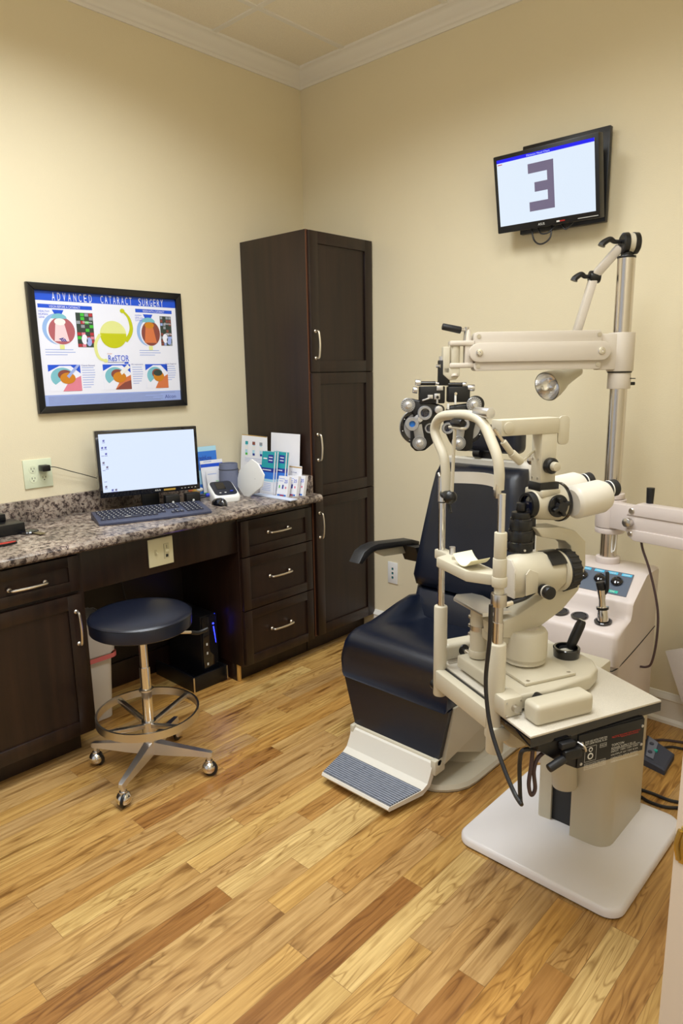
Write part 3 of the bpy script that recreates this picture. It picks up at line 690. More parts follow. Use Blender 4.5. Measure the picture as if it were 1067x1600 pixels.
# armrests
for sx in (-1, 1):
    if sx == 1: continue
    ax_ = CX+sx*.335
    b = MB(); w2 = .028
    side = [(-.905, .722), (-.87, .762), (-.83, .776), (-.78, .780), (-.55, .752), (-.50, .735), (-.50, .715), (-.55, .728), (-.79, .752), (-.83, .745), (-.86, .727), (-.885, .715)]
    b.prism([(ax_-w2, y, z) for y, z in side], (2*w2, 0, 0), 'grey_plastic' if False else 'black_satin', .005)
    b.obj('armrest', ch)
    b = MB(); b.prism([(ax_-.012, -.60, .735), (ax_-.012, -.50, .72), (ax_-.012, -.47, .66), (ax_-.012, -.56, .66)], (.09*-sx, 0, 0), 'black_satin', .004); b.prism([(ax_-.01, -.80, .75), (ax_-.01, -.55, .728), (ax_-.01, -.55, .69), (ax_-.01, -.72, .71)], (.02, 0, 0), 'cream', .003); b.obj('armrest_bracket', ch)
# footrest
b = MB()
fr_ = [(-1.062, .135), (-1.085, .125), (-1.10, .09), (-1.115, .062), (-1.14, .05), (-1.20, .047), (-1.285, .044), (-1.29, .036), (-1.285, .028), (-1.14, .03), (-1.10, .045), (-1.08, .075), (-1.062, .11)]
ring = []
def hwid(y): return .19 if y > -1.13 else .19-.035*min(1, (-1.13-y)/.16)
b.loft([[(CX-.005-hwid(y), y, z) for y, z in fr_], [(CX-.005+hwid(y), y, z) for y, z in fr_]], 'cream_light')
b.cyl((CX-.2, -1.065, .128), (CX+.2, -1.065, .128), .011, 'cream')
b.box((CX+.178, -1.09, .085), (CX+.2, -1.03, .14), 'cream', .004); b.box((CX-.2, -1.09, .085), (CX-.182, -1.03, .14), 'cream', .004)
fo = b.obj('footrest', ch)
b = MB(); q = [(-1.145, .0515), (-1.275, .0465)]
b.prism([(CX-.005-hwid(-1.145)+.003, -1.145, .0495), (CX-.005+hwid(-1.145)-.003, -1.145, .0495), (CX-.005+hwid(-1.275)-.004, -1.281, .0445), (CX-.005-hwid(-1.275)+.004, -1.281, .0445)], (0, 0, .004), 'ribbed_rubber')
b.obj('tread', fo, label='ribbed grey rubber tread')

# ================================================================== stool
sx_, sy_ = .78, -1.648
stl = thing('stool', (sx_, sy_, 0), 'round black vinyl swivel stool on a chrome four-caster base', 'stool')
b = MB(); b.lathe([(0, 0), (0, .172), (.006, .180), (.045, .182), (.052, .1795), (.056, .174), (.060, .163), (.066, .12), (.069, .06), (.070, 0)], (sx_, sy_, .572), (0, 0, 1), 'black_vinyl', 48); b.lathe([(0, .1805), (.003, .1835), (.006, .1805)], (sx_, sy_, .621), (0, 0, 1), 'black_vinyl', 48, cap=False); b.obj('seat', stl, sharp=50)
b = MB(); b.cyl((sx_, sy_, .545), (sx_, sy_, .573), .09, 'black_satin'); b.cyl((sx_, sy_, .12), (sx_, sy_, .42), .019, 'chrome'); b.cyl((sx_, sy_, .42), (sx_, sy_, .54), .015, 'chrome'); b.cyl((sx_, sy_, .075), (sx_, sy_, .14), .025, 'steel', bev=.003)
b.lathe([(0, .020), (.003, .027), (.009, .027), (.012, .020)], (sx_, sy_, .325), (0, 0, 1), 'nickel', 24); b.obj('column', stl)
b = MB(); b.tube([(sx_, sy_, .53), (sx_+.02, sy_+.1, .525), (sx_+.03, sy_+.19, .505)], .006, 'nickel'); b.tube([(sx_+.03, sy_+.19, .505), (sx_+.034, sy_+.22, .495), (sx_+.04, sy_+.26, .50)], .008, 'black_plastic'); b.obj('height_lever', stl)
b = MB(); RZ, RR = .235, .184
b.lathe([(-.015, RR-.004), (-.015, RR+.004), (.015, RR+.004), (.015, RR-.004), (-.015, RR-.004)], (sx_, sy_, RZ), (0, 0, 1), 'steel', 64, cap=False)
b.cyl((sx_, sy_, RZ-.07), (sx_, sy_, RZ-.03), .027, 'steel')
for a in (5, 95, 185, 275):
    dx, dy = math.cos(R(a)), math.sin(R(a)); b.bar((sx_+dx*.02, sy_+dy*.02, RZ-.045), (sx_+dx*RR, sy_+dy*RR, RZ), .02, .016, 'steel', bev=.003)
b.obj('foot_ring', stl)
for a in (213, 303, 33, 123):
    dx, dy = math.cos(R(a)), math.sin(R(a)); b = MB()
    b.loft([[(sx_+dx*r_-dy*w_, sy_+dy*r_+dx*w_, z0), (sx_+dx*r_+dy*w_, sy_+dy*r_-dx*w_, z0), (sx_+dx*r_+dy*w_*.8, sy_+dy*r_-dx*w_*.8, z1), (sx_+dx*r_-dy*w_*.8, sy_+dy*r_+dx*w_*.8, z1)] for r_, w_, z0, z1 in ((.01, .02, .075, .125), (.10, .0165, .075, .112), (.20, .013, .078, .1), (.235, .011, .076, .096), (.243, .008, .08, .092))], 'aluminium')
    b.cyl((sx_+dx*.228, sy_+dy*.228, .05), (sx_+dx*.228, sy_+dy*.228, .082), .009, 'aluminium'); lg = b.obj('leg', stl, sharp=40)
    b = MB(); cxx, cyy = sx_+dx*.228, sy_+dy*.228
    b.cyl((cxx, cyy, .05), (cxx, cyy, .06), .014, 'chrome', bev=.002); b.ball((cxx, cyy, .032), .0275, 'chrome', (1, 1, .95)); b.lathe([(-.006, .012), (-.005, .0278), (.0, .029), (.005, .0278), (.006, .012)], (cxx+.006, cyy, .0292), (dy, -dx, .15), 'black_plastic', 24); b.obj('caster', lg)

# ================================================================== slit lamp table
UU, VV = V((0.9063, -0.4226, 0)), V((0.4226, 0.9063, 0)); OO = V((1.902, -1.349, 0))
def S(u, v, z): return OO+UU*u+VV*v+V((0, 0, z))
def SP(pts): return [S(*p) for p in pts]
tb = thing('instrument_table', (2.12, -.95, 0), 'cream instrument stand with white floor plate and black power supply, carrying the slit lamp', 'instrument table')
b = MB(); bx0, bx1, by0, by1 = 1.868, 2.385, -1.232, -.682
cxm, cym = (bx0+bx1)/2, (by0+by1)/2; wx, wy = bx1-bx0, by1-by0
b.loft([rrect(cxm, cym, wx-.012, wy-.012, .045, .0), rrect(cxm, cym, wx-.012, wy-.012, .045, .006)], 'black_plastic')
b.loft([rrect(cxm, cym, wx, wy, .05, .006), rrect(cxm, cym, wx, wy, .05, .022), rrect(cxm, cym, wx-.012, wy-.012, .045, .030), rrect(cxm, cym, wx-.02, wy-.02, .042, .031), rrect(cxm+.01, cym+.05, .24, .32, .04, .036)], 'base_white')
b.obj('floor_plate', tb, sharp=40)
b = MB()  # C-shaped column sleeve open toward the front
xl, xr, yf, yb = 2.018, 2.262, -1.0, -.70
def corner_arc(cx, cy, r, a0, a1, n=5): return [(cx+r*math.cos(R(a0+(a1-a0)*k/n)), cy+r*math.sin(R(a0+(a1-a0)*k/n))) for k in range(n+1)]
outl = [(2.145, yf-.012)]+corner_arc(xr-.05, yf+.04, .05, -90, 0)+corner_arc(xr-.04, yb-.04, .04, 0, 90)+corner_arc(xl+.04, yb-.04, .04, 90, 180)+corner_arc(xl+.02, yf+.035, .02, 180, 250)+[(2.065, yf+.02), (2.065, yf+.05), (xl+.03, yf+.05), (xl+.03, yb-.05), (xr-.05, yb-.05), (xr-.05, yf+.05), (2.145, yf+.05)]
b.prism([(x, y, .033) for x, y in outl], (0, 0, .40), 'cream', .0)
b.obj('column_sleeve', tb, sharp=50)
b = MB(); b.box((2.05, yf+.03, .034), (2.2, yb-.06, .425), 'black_satin', .004); b.obj('lift_post', tb)
b = MB(); cc = S(.27, .19, 0)
b.cyl(V((2.1242, -1.03, 0.3128))*1.0, V((2.1294, -1.03, 0.2105)), .038, 'cream', bev=.006)
b.obj('arm_cylinder', tb); b = MB(); b.box((2.06, -1.10, .40), (2.2, -.9, .605), 'cream', .01)
b.prism(SP([(.06, .02, .60), (.36, .02, .60), (.36, .34, .60), (.06, .34, .60)]), (0, 0, .03), 'cream', .005)
b.obj('carriage', tb)
b = MB()
outl = [(.43, -.036), (.418, .368), (-.03, .368), (-.03, -.016), (.30, -.016), (.315, -.036)]
b.prism(SP([(u, v, .655) for u, v in outl]), (0, 0, .006), 'cream_speckled', .0015)
b.prism(SP([(u*1.0, v, .632) for u, v in outl]), (0, 0, .0231), 'black_gloss', .001)
b.obj('tabletop', tb)
b = MB(); b.cyl(S(.03, .07, .572), S(.26, .07, .572), .058, 'cream', bev=.008, seg=40); b.obj('axis_housing', tb)
b = MB()
P0 = (0.425, 0.104, 0.5482); P1 = (0.425, 0.3066, 0.5672)
pz, pv0, pv1 = .543, P0[1], P1[1]
b.prism(SP([(.425, -.01, .632), (.425, pv1+.002, .632), (.425, pv1+.002, pz), (.425, pv0, pz), (.425, pv0-.06, pz+.035), (.425, -.01, pz+.075)]), UU*-.12, 'black_plastic', .003)
b.prism(SP([(.4255, pv0+.0, .630), (.4255, pv1, .630), (.4255, pv1, pz+.002), (.4255, pv0+.0, pz+.002)]), UU*.003, 'black_plastic', .001)
for vv, zz in ((pv0+.01, .608), (pv0+.01, pz+.012), (pv1-.007, .612), (pv1-.007, pz+.02)): b.cyl(S(.4285, vv, zz), S(.4305, vv, zz), .0038, 'aluminium', seg=12)
up3 = V((0, 0, 1)); pl0 = .4290
def PT(s_, v, z, h, m_, w=None): b.text(s_, S(pl0, v, z), VV, up3, h, m_, w=w, depth=.0003)
pw_ = pv1-pv0
b.face([S(pl0, pv0+pw_*.46, .602), S(pl0, pv1-.012, .602), S(pl0, pv1-.012, .603), S(pl0, pv0+pw_*.46, .603)], 'dark_seam')
PT('TOPCON', pv0+pw_*.50, .578, .0065, 'label_white'); PT('POWER SUPPLY PS-18', pv0+pw_*.50, .5705, .005, 'label_white', .075)
PT('NOTICE', pv0+pw_*.50, .600, .0055, 'red_text'); PT('DISCONNECT SUPPLY BEFORE SERVICE', pv0+pw_*.64, .602, .0035, 'red_text', .06); PT('REPLACE FUSE AS MARKED', pv0+pw_*.64, .597, .0035, 'red_text', .055)
for q, s_ in enumerate(('INPUT  100V 120V 220V', 'OUTPUT 6V 12V 4.5A', 'CAPACITY 100VA 50/60Hz', 'TOKYO OPTICAL CO. LTD')): PT(s_, pv0+pw_*.50, .562-.0085*q, .0042, 'label_white', .085)
for zz in (.5685, .536): b.face([S(pl0+.0003, pv0+pw_*.5, zz), S(pl0+.0003, pv1-.012, zz), S(pl0+.0003, pv1-.012, zz+.0008), S(pl0+.0003, pv0+pw_*.5, zz+.0008)], 'label_white')
PT('FOR USE WITH TOPCON', pv0+pw_*.1, .606, .0048, 'label_white', .065); PT('SLIT LAMP MODEL SL-2D', pv0+pw_*.1, .600, .0048, 'label_white', .065)
def frm(v0, v1, z0, z1, t_=.0007):
    for a in ((v0, v1, z0, z0+t_), (v0, v1, z1-t_, z1), (v0, v0+t_, z0, z1), (v1-t_, v1, z0, z1)): b.face([S(pl0+.0003, a[0], a[2]), S(pl0+.0003, a[1], a[2]), S(pl0+.0003, a[1], a[3]), S(pl0+.0003, a[0], a[3])], 'label_white')
frm(pv0+pw_*.1, pv0+pw_*.27, .556, .595); frm(pv0+pw_*.1, pv0+pw_*.42, .536, .552); frm(pv0+pw_*.32, pv0+pw_*.42, .584, .594)
PT('FUSE 2A', pv0+pw_*.33, .587, .004, 'label_white', .017); PT('REPLACE WITH THE SAME', pv0+pw_*.11, .545, .004, 'label_white', .06); PT('TYPE AND RATING OF FUSE', pv0+pw_*.11, .539, .004, 'label_white', .06)
for cz_, rr in ((.586, .006), (.569, .0085)):
    b.lathe([(0, rr), (.0004, rr)], S(pl0, pv0+pw_*.185, cz_), UU, 'label_white', 20); b.lathe([(0, rr*.6), (.0008, rr*.6)], S(pl0, pv0+pw_*.185, cz_), UU, 'black_satin', 20)
b.obj('power_supply', tb)

# ================================================================== slit lamp
sl = thing('slit_lamp', S(.18, .13, .661), 'cream slit lamp biomicroscope with chin rest frame on the instrument table', 'slit lamp')
vf = -.03
lu, ru = .018, .285
fr_px = [(0.0378, -0.03, 1.1578), (0.0329, -0.03, 1.2166), (0.0222, -0.03, 1.2542), (-0.0085, -0.03, 1.2885), (-0.026, -0.03, 1.3177), (-0.013, -0.03, 1.3422), (0.0196, -0.03, 1.3574), (0.0881, -0.03, 1.3643), (0.155, -0.03, 1.3648), (0.2022, -0.03, 1.3493), (0.2381, -0.03, 1.3102), (0.2627, -0.03, 1.2756), (0.272, -0.03, 1.2396), (0.2714, -0.03, 1.2022)]
b = MB(); b.tube([S(*p) for p in fr_px], .0125, 'cream', seg=14, n=4)
zl = .578
LP_ = lambda z: S(lu, vf, z)
RP_ = lambda z: S(ru, vf, z)
b.obj('head_frame', sl)
b = MB()
b.cyl(LP_(.575), LP_(.84), .0185, 'cream', bev=.004)
b.cyl(LP_(.84), LP_(1.20), .0095, 'chrome'); b.cyl(LP_(1.13), LP_(1.195), .0115, 'chrome'); b.cyl(LP_(1.129), LP_(1.132), .0117, 'black_satin')
b.obj('left_post', sl)
b = MB()
rz = [(0.2872, -0.03, 0.8309), (0.2767, -0.03, 0.884), (0.2774, -0.03, 0.9245), (0.2758, -0.03, 0.956), (0.2751, -0.03, 0.9716), (0.2738, -0.03, 0.9981), (0.2742, -0.03, 1.0422), (0.2737, -0.03, 1.104), (0.2693, -0.03, 1.1944), (0.3041, -0.03, 0.5443)]
rzz = [p[2] for p in rz]
b.cyl(RP_(rzz[9]), RP_(rzz[0]), .0215, 'cream', bev=.004); b.cyl(RP_(rzz[0]-.01), RP_(rzz[1]), .0135, 'chrome'); b.cyl(RP_(rzz[1]), RP_(rzz[2]), .0115, 'steel')
b.cyl(RP_(rzz[2]), RP_(rzz[3]), .019, 'steel', bev=.002); b.cyl(RP_(rzz[3]), RP_(rzz[4]), .012, 'cream'); b.cyl(RP_(rzz[4]), RP_(rzz[5]), .0185, 'cream', bev=.004); b.cyl(RP_(rzz[5]-.01), RP_(rzz[6]), .0165, 'cream', bev=.002)
b.cyl(RP_(rzz[6]), RP_(rzz[7]), .0148, 'cream', bev=.002); b.cyl(RP_(rzz[7]), RP_(rzz[8]), .009, 'chrome'); b.obox(RP_(rzz[8]-.012)-UU*.018-VV*.012, UU*.014, VV*.014, V((0, 0, .034)), 'steel', .003)
b.obj('right_post', sl)
# forehead strap, a band bowed toward the instrument
b = MB(); fb = []
for k in range(15):
    t = k/14; u = lu+.004+(ru-lu-.012)*t; bow = math.sin(PI*t); fb.append((u, vf+.052*bow, .018*bow))
zc = [(0.0464, -0.03, 1.1965), (0.2535, -0.03, 1.2025)]
z_a, z_b = zc[0][2], zc[1][2]
rings = []
for k, (u, v, dz) in enumerate(fb):
    z = z_a+(z_b-z_a)*k/14+dz*.3; rings.append([S(u, v, z-.015), S(u, v+.003, z-.015), S(u, v+.003, z+.015), S(u, v, z+.015)])
b.loft(rings, 'cream_light'); b.obj('forehead_band', sl)
# chin rest
b = MB(); cz_ = (0.0155, -0.03, 0.9852)[2]
b.prism(SP([(lu-.016, vf-.012, cz_-.014), (lu+.045, vf-.012, cz_-.014), (lu+.06, vf-.05, cz_-.014), (lu+.20, vf-.05, cz_-.014), (ru-.02, vf-.015, cz_-.014), (ru, vf+.018, cz_-.014), (lu+.20, vf+.02, cz_-.014), (lu-.016, vf+.018, cz_-.014)]), (0, 0, .028), 'cream', .004)
b.cyl(S(lu+.055, vf, cz_+.01), S(lu+.055, vf, cz_+.034), .008, 'aluminium'); b.cyl(S(lu+.1, vf-.02, cz_+.012), S(lu+.1, vf-.02, cz_+.022), .008, 'cream')
cr_ = b.obj('chin_rest', sl)
b = MB(); rings = []
for k in range(13):
    t = -1+2*k/12; u = .19+.04*t; z = cz_+.018+.020*abs(t)**2.2; rings.append([S(u, vf-.045, z), S(u, vf+.010, z+.003), S(u, vf+.010, z+.005), S(u, vf-.045, z+.002)])
b.loft(rings, 'chin_paper'); b.obj('chin_paper', cr_, label='pale yellow chin rest paper')
# height adjuster knob and fixation rod on the left post
b = MB(); kz = (0.0636, -0.03, 1.1535)[2]
b.cyl(S(lu+.008, vf, kz), S(lu+.055, vf-.01, kz), .012, 'black_plastic', bev=.002); b.ball(S(lu+.06, vf-.012, kz), .018, 'black_plastic'); b.tube([S(lu+.03, vf, kz), S(lu+.035, vf, kz-.03), S(lu+.045, vf, kz-.045)], .005, 'black_plastic')
rp = [(0.0829, -0.04, 1.1691), (0.0849, -0.04, 1.2075), (0.0888, -0.04, 1.2814), (0.0933, -0.04, 1.3332)]
b.tube([S(*p) for p in rp], .0045, 'cream'); b.bar(S(rp[3][0]-.025, vf-.01, rp[3][2]), S(rp[3][0]+.045, vf-.01, rp[3][2]), .012, .006, 'cream'); b.cyl(S(rp[3][0]-.01, vf-.01, rp[3][2]+.012), S(rp[3][0]+.035, vf-.01, rp[3][2]+.012), .010, 'black_plastic', bev=.002)
b.cyl(S(lu-.004, vf-.004, (-0.003, -0.03, 1.1948)[2]), S(lu-.014, vf-.004, (-0.0134, -0.03, 1.2056)[2]), .004, 'steel')
b.obj('fixation_lamp', sl)
# front rail and table clamp
b = MB()
b.obox(S(lu+.012, vf-.022, .606), UU*(ru-lu-.02), VV*.034, V((0, 0, .052)), 'cream', .003); b.obox(S(lu+.012, vf+.004, .6575), UU*(ru-lu-.02), VV*.006, V((0, 0, .0015)), 'dark_seam')
b.cyl(S(lu-.025, vf-.004, .60), S(lu-.005, vf-.004, .60), .016, 'black_plastic', bev=.003); b.obox(S(lu-.03, vf+.0, .64), UU*.03, VV*.03, V((0, 0, .02)), 'black_plastic', .002)
b.obox(S(ru-.02, vf-.02, .58), UU*.045, VV*.05, V((0, 0, .04)), 'cream', .006)
b.obj('frame_rail', sl)
# sliding base
b = MB()
zb0 = .668
b.prism(SP([(.06, .0, zb0), (.33, .0, zb0), (.335, .10, zb0), (.315, .235, zb0), (.285, .285, zb0), (.24, .31, zb0), (.13, .31, zb0), (.095, .28, zb0), (.08, .22, zb0), (.06, .12, zb0)]), (0, 0, .040), 'cream', .008, 3)
b.prism(SP([(.10, .045, .708), (.30, .045, .708), (.30, .20, .708), (.10, .20, .708)]), (0, 0, .009), 'cream', .003)
for u, v in ((.11, .06), (.29, .06), (.29, .185), (.11, .185)): b.cyl(S(u, v, .716), S(u, v, .7175), .005, 'steel', seg=12)
b.cyl(S(.10, .03, .706), S(.10, .03, .722), .007, 'rubber_grey')
b.obj('sliding_base', sl)
b = MB(); b.cyl(S(-.005, .055, .690), S(.36, .055, .690), .0075, 'chrome')
for u in (-.004, .338): b.cyl(S(u-.012, .055, .690), S(u+.012, .055, .690), .0165, 'black_plastic', bev=.002)
b.obj('axle', sl)
for u in (-.045, .350):
    b = MB(); b.obox(S(u, -.0, .661), UU*.05 if u < 0 else UU*.055, VV*.168, V((0, 0, .052)), 'cream', .012, 4)
    if u < 0: b.obox(S(u+.05, .0, .661), UU*.012, VV*.17, V((0, 0, .008)), 'steel', .001)
    b.obj('rail_cover', sl)
b = MB(); b.obox(S(.29, -.045, .661), UU*.05, VV*.055, V((0, 0, .05)), 'cream', .006)
for v, z in ((-.037, .70), (.003, .70), (-.037, .668), (.003, .668)): b.cyl(S(.34, v, z), S(.3415, v, z), .0025, 'steel', seg=10)
b.cyl(S(.335, -.015, .685), S(.352, -.015, .685), .009, 'steel'); b.obj('gear_box', sl)
# joystick
jc = S(.19, .262, .708)
b = MB(); b.lathe([(0, .030), (.0, .034), (.024, .036), (.026, .034), (.026, .029), (.008, .026), (.008, 0)], jc, (0, 0, 1), 'black_gloss', 32, cap=False); b.lathe([(0, .02), (.008, .018), (.012, .01)], jc+V((0, 0, .006)), (0, 0, 1), 'label_white', 24)
jt = S(*(0.19, 0.3022, 0.8055)); d_ = (jt-(jc+V((0, 0, .02)))).normalized()
L_ = (jt-jc).length
b.lathe([(.02, .007), (.03, .0125), (L_*.5, .0135), (L_*.85, .0135), (L_*.97, .0115), (L_, .009)], jc, d_, 'black_plastic', 14)
b.lathe([(L_, .009), (L_+.002, .008)], jc, d_, 'label_white', 14)
b.obj('joystick', sl)
# pivot drum
UC = .175
b = MB(); dc = S(UC+.012, .125, 0)
b.lathe([(.717, .045), (.724, .055), (.728, .052), (.736, .052), (.738, .058), (.80, .058), (.808, .053), (.811, .045), (.811, 0)], V((dc.x, dc.y, 0)), (0, 0, 1), 'cream', 40)
b.obox(S(UC-.05, .03, .775), UU*.07, VV*.08, V((0, 0, .03)), 'cream', .006)
b.cyl(S(UC+.02, .135, .811), S(UC+.02, .135, .8125), .022, 'arm_grey'); b.cyl(S(UC-.01, .10, .811), S(UC-.01, .10, .8125), .004, 'steel')
b.obj('pivot_housing', sl)
# microscope arm (L-shaped casting)
AP = [(0.175, 0.1328, 1.0795), (0.175, 0.2056, 1.0755), (0.175, 0.2604, 1.0596), (0.175, 0.2962, 1.0279), (0.175, 0.3007, 0.9602), (0.175, 0.2812, 0.8946), (0.175, 0.2307, 0.8478), (0.175, 0.1656, 0.8147), (0.175, 0.073, 0.7941), (0.175, 0.0213, 0.8063), (0.175, 0.0164, 0.8384), (0.175, 0.0906, 0.8566), (0.175, 0.1801, 0.8962), (0.175, 0.2339, 0.9402), (0.175, 0.2519, 0.9908), (0.175, 0.2481, 1.0192), (0.175, 0.2285, 1.0353), (0.175, 0.154, 1.0536)]
b = MB(); b.prism([S(UC-.026, p[1], p[2]) for p in AP], UU*.054, 'cream', .004)
b.obj('microscope_arm', sl, sharp=40)
# illumination column seen beside the right post
b = MB(); IL = [(0.1, 0.0401, 0.8595), (0.1, 0.0442, 0.7109), (0.1, 0.0454, 0.8838), (0.1, 0.0199, 0.7885)]
iu, iv = .10, IL[0][1]
b.cyl(S(iu, iv, IL[1][2]), S(iu, iv, IL[1][2]+.022), .026, 'cream', bev=.003); b.cyl(S(iu, iv, IL[1][2]+.02), S(iu, iv, IL[0][2]), .0235, 'cream'); b.cyl(S(iu, iv, IL[3][2]), S(iu, iv, IL[3][2]+.014), .0242, 'steel')
b.obox(S(iu-.032, iv-.006, IL[1][2]+.03), UU*.014, VV*.012, V((0, 0, IL[0][2]-IL[1][2]-.03)), 'steel', .002)
for dz in (.03, .055, .08): b.cyl(S(iu-.034, iv, IL[1][2]+.02+dz), S(iu-.044, iv, IL[1][2]+.02+dz), .006, 'steel')
b.obj('lamp_column', sl)
b = MB(); pz_ = IL[0][2]
b.prism(SP([(iu-.07, iv-.03, pz_), (iu-.05, iv-.05, pz_), (iu+.09, iv-.05, pz_), (iu+.10, iv+.03, pz_), (iu-.03, iv+.03, pz_), (iu-.06, iv+.015, pz_)]), (0, 0, .012), 'aluminium', .004)
b.obj('index_plate', sl, label='polished metal plate')
# lamp housing : D-shaped cream body with black knurled wheel
lz = (0.195, 0.1513, 0.9581)[2]; lv0 = (0.2, 0.0544, 0.972)[1]; lv1 = (0.2, 0.204, 0.9613)[1]
LU = .20
b = MB()
def oct_(v, w, h, z): return [S(LU+w*math.cos(R(a))*1.0, v, z+h*math.sin(R(a))) for a in (22, 68, 90, 112, 158, 202, 248, 292, 338)]
b.loft([oct_(lv0, .036, .050, lz), oct_(lv0+.012, .044, .056, lz+.002), oct_(lv0+.05, .050, .058, lz+.003), oct_(lv1-.01, .050, .054, lz), oct_(lv1, .046, .050, lz)], 'cream')
b.prism(SP([(LU-.028, lv0-.002, lz-.046), (LU+.03, lv0-.002, lz-.046), (LU+.03, lv0-.002, lz+.03), (LU+.015, lv0-.002, lz+.05), (LU-.02, lv0-.002, lz+.05), (LU-.028, lv0-.002, lz+.03)]), VV*.006, 'cream_light', .002)
b.prism(SP([(LU+.048, lv0+.02, lz-.035), (LU+.048, lv0+.055, lz-.03), (LU+.048, lv0+.055, lz+.02), (LU+.046, lv0+.03, lz+.032), (LU+.048, lv0+.018, lz+.02)]), UU*.004, 'cream', .0015)
b.obj('lamp_housing', sl, sharp=40)
b = MB()
b.lathe([(0, .048), (.004, .053), (.010, .053)], S(LU, lv1, lz), VV, 'cream', 40)
kn = []
b.lathe([(.010, .050), (.014, .054), (.046, .050), (.050, .044), (.050, 0)], S(LU, lv1, lz), VV, 'black_satin', 40)
for k in range(20):
    a = 2*PI*k/20; p = UU*math.cos(a)+V((0, 0, 1))*math.sin(a); c0 = S(LU, lv1+.014, lz)+p*.0525; c1 = S(LU, lv1+.046, lz)+p*.0485; b.cyl(c0, c1, .0042, 'black_satin', seg=8)
b.obj('slit_width_wheel', sl)
b = MB()
rings = []
for k in range(9):
    a = R(35+75*k/8); rings.append([S(LU+r_*math.cos(a)*1.0, v, lz+r_*math.sin(a)) for r_, v in ((.052, lv1-.045), (.0575, lv1-.045), (.0575, lv1-.002), (.052, lv1-.002))])
b.loft(rings, 'black_plastic'); b.obj('scale_plate', sl)
b = MB(); kp = S(LU+.048, (0.25, 0.1255, 0.9314)[1], (0.25, 0.1255, 0.9314)[2])
b.cyl(kp, kp+UU*.014, .016, 'black_plastic', bev=.002); b.cyl(kp+UU*.014, kp+UU*.017, .0168, 'cream_light'); b.cyl(kp+UU*.017, kp+UU*.034, .0165, 'black_plastic', bev=.003)
b.obj('slit_knob', sl)
b = MB(); cb = [(0.24, 0.1082, 0.9258), (0.24, 0.0797, 0.9131), (0.24, 0.0416, 0.907), (0.24, 0.0041, 0.9026), (0.24, -0.018, 0.8944)]
b.tube([S(*p) for p in cb], .0048, 'cable_black'); b.cyl(S(*cb[2]), S(*cb[3]), .0062, 'nickel'); b.obj('lamp_cord', sl)
# black filter tower
b = MB(); tz = [(0.175, 0.1078, 1.018), (0.175, 0.1068, 1.0418), (0.175, 0.1036, 1.0707), (0.175, 0.1023, 1.1009), (0.175, 0.0996, 1.1194), (0.175, 0.0947, 1.1429)]
tv_ = tz[0][1]; rr = (.031, .0315, .028, .024, .013)
for k in range(5):
    b.cyl(S(UC, tv_, tz[k][2]+.001), S(UC, tv_, tz[k+1][2]), rr[k], 'black_plastic', bev=.003); 
    if k < 4: b.cyl(S(UC, tv_, tz[k][2]), S(UC, tv_, tz[k][2]+.003), rr[k]+.0015, 'black_gloss')
b.cyl(S(UC+.03, tv_-.008, tz[0][2]+.008), S(UC+.033, tv_-.009, tz[0][2]+.008), .003, 'aluminium')
b.obox(S(UC-.01, tv_+.02, tz[0][2]), UU*.02, VV*.02, V((0, 0, .09)), 'black_satin', .002)
b.obj('filter_tower', sl)
# microscope head
mz = (0.175, 0.1982, 1.1354)[2]; mv0 = (0.175, 0.1343, 1.1328)[1]; mv1 = (0.175, 0.2226, 1.1367)[1]
b = MB()
b.lathe([(0, .028), (.004, .034), (.02, .040), (mv1-mv0-.008, .048), (mv1-mv0-.002, .048)], S(UC, mv0, mz), VV, 'cream', 40)
b.obox(S(UC-.035, mv0+.008, mz+.022), UU*.07, VV*(mv1-mv0-.03), V((0, 0, .018)), 'cream', .004)
b.lathe([(-.012, .024), (-.012, .031), (-.002, .033), (.010, .034), (.010, .03)], S(UC, mv0, mz), VV, 'black_plastic', 36, cap=False); b.lathe([(-.004, .025), (-.006, .012), (-.0065, 0)], S(UC, mv0, mz), VV, 'glass_dark', 30)
b.lathe([(mv1-mv0-.004, .049), (mv1-mv0-.004, .0515), (mv1-mv0+.004, .0515), (mv1-mv0+.004, .045)], S(UC, mv0, mz), VV, 'black_gloss', 40)
b.obj('microscope_body', sl)
b = MB(); kp = S(UC+.043, (mv0+mv1)/2+.006, mz)
b.cyl(kp, kp+UU*.008, .029, 'black_plastic', bev=.002); b.cyl(kp+UU*.006, kp+UU*.022, .013, 'black_satin')
for k in range(4):
    a = R(20+90*k); p = VV*math.cos(a)+V((0, 0, 1))*math.sin(a); b.bar(kp+UU*.015, kp+UU*.017+p*.026, .010, .012, 'black_plastic', up=UU, bev=.003)
b.obj('magnification_knob', sl)
# binocular prism housings
ez_ = mz+.004
for s_, uu in ((1, UC+.042), (-1, UC-.050)):
    b = MB(); v0, v1 = mv1+.012, mv1+.116
    b.lathe([(-.006, .034), (0, .040), (.006, .0435), (v1-v0-.02, .0435), (v1-v0-.004, .037), (v1-v0, .024)], S(uu, v0, ez_+(.0 if s_ > 0 else .008)), (VV+V((0, 0, .10))), 'cream_light', 36)
    b.obj('prism_housing', sl, sharp=40)
    b = MB(); ec = S(uu, v1-.018, ez_+.022+(.0 if s_ > 0 else .006)); dd = (VV+V((0, 0, .12))).normalized()
    b.lathe([(0, .018), (.022, .018), (.024, .021)], ec, dd, 'cream_light', 28); b.lathe([(.016, .0185), (.02, .0215), (.048, .0225), (.05, .021), (.05, .014), (.044, .012), (.044, 0)], ec, dd, 'black_satin', 28, cap=False); b.lathe([(.026, .0222), (.028, .0228), (.030, .0222)], ec, dd, 'label_white', 28, cap=False)
    b.obj('eyepiece', sl)
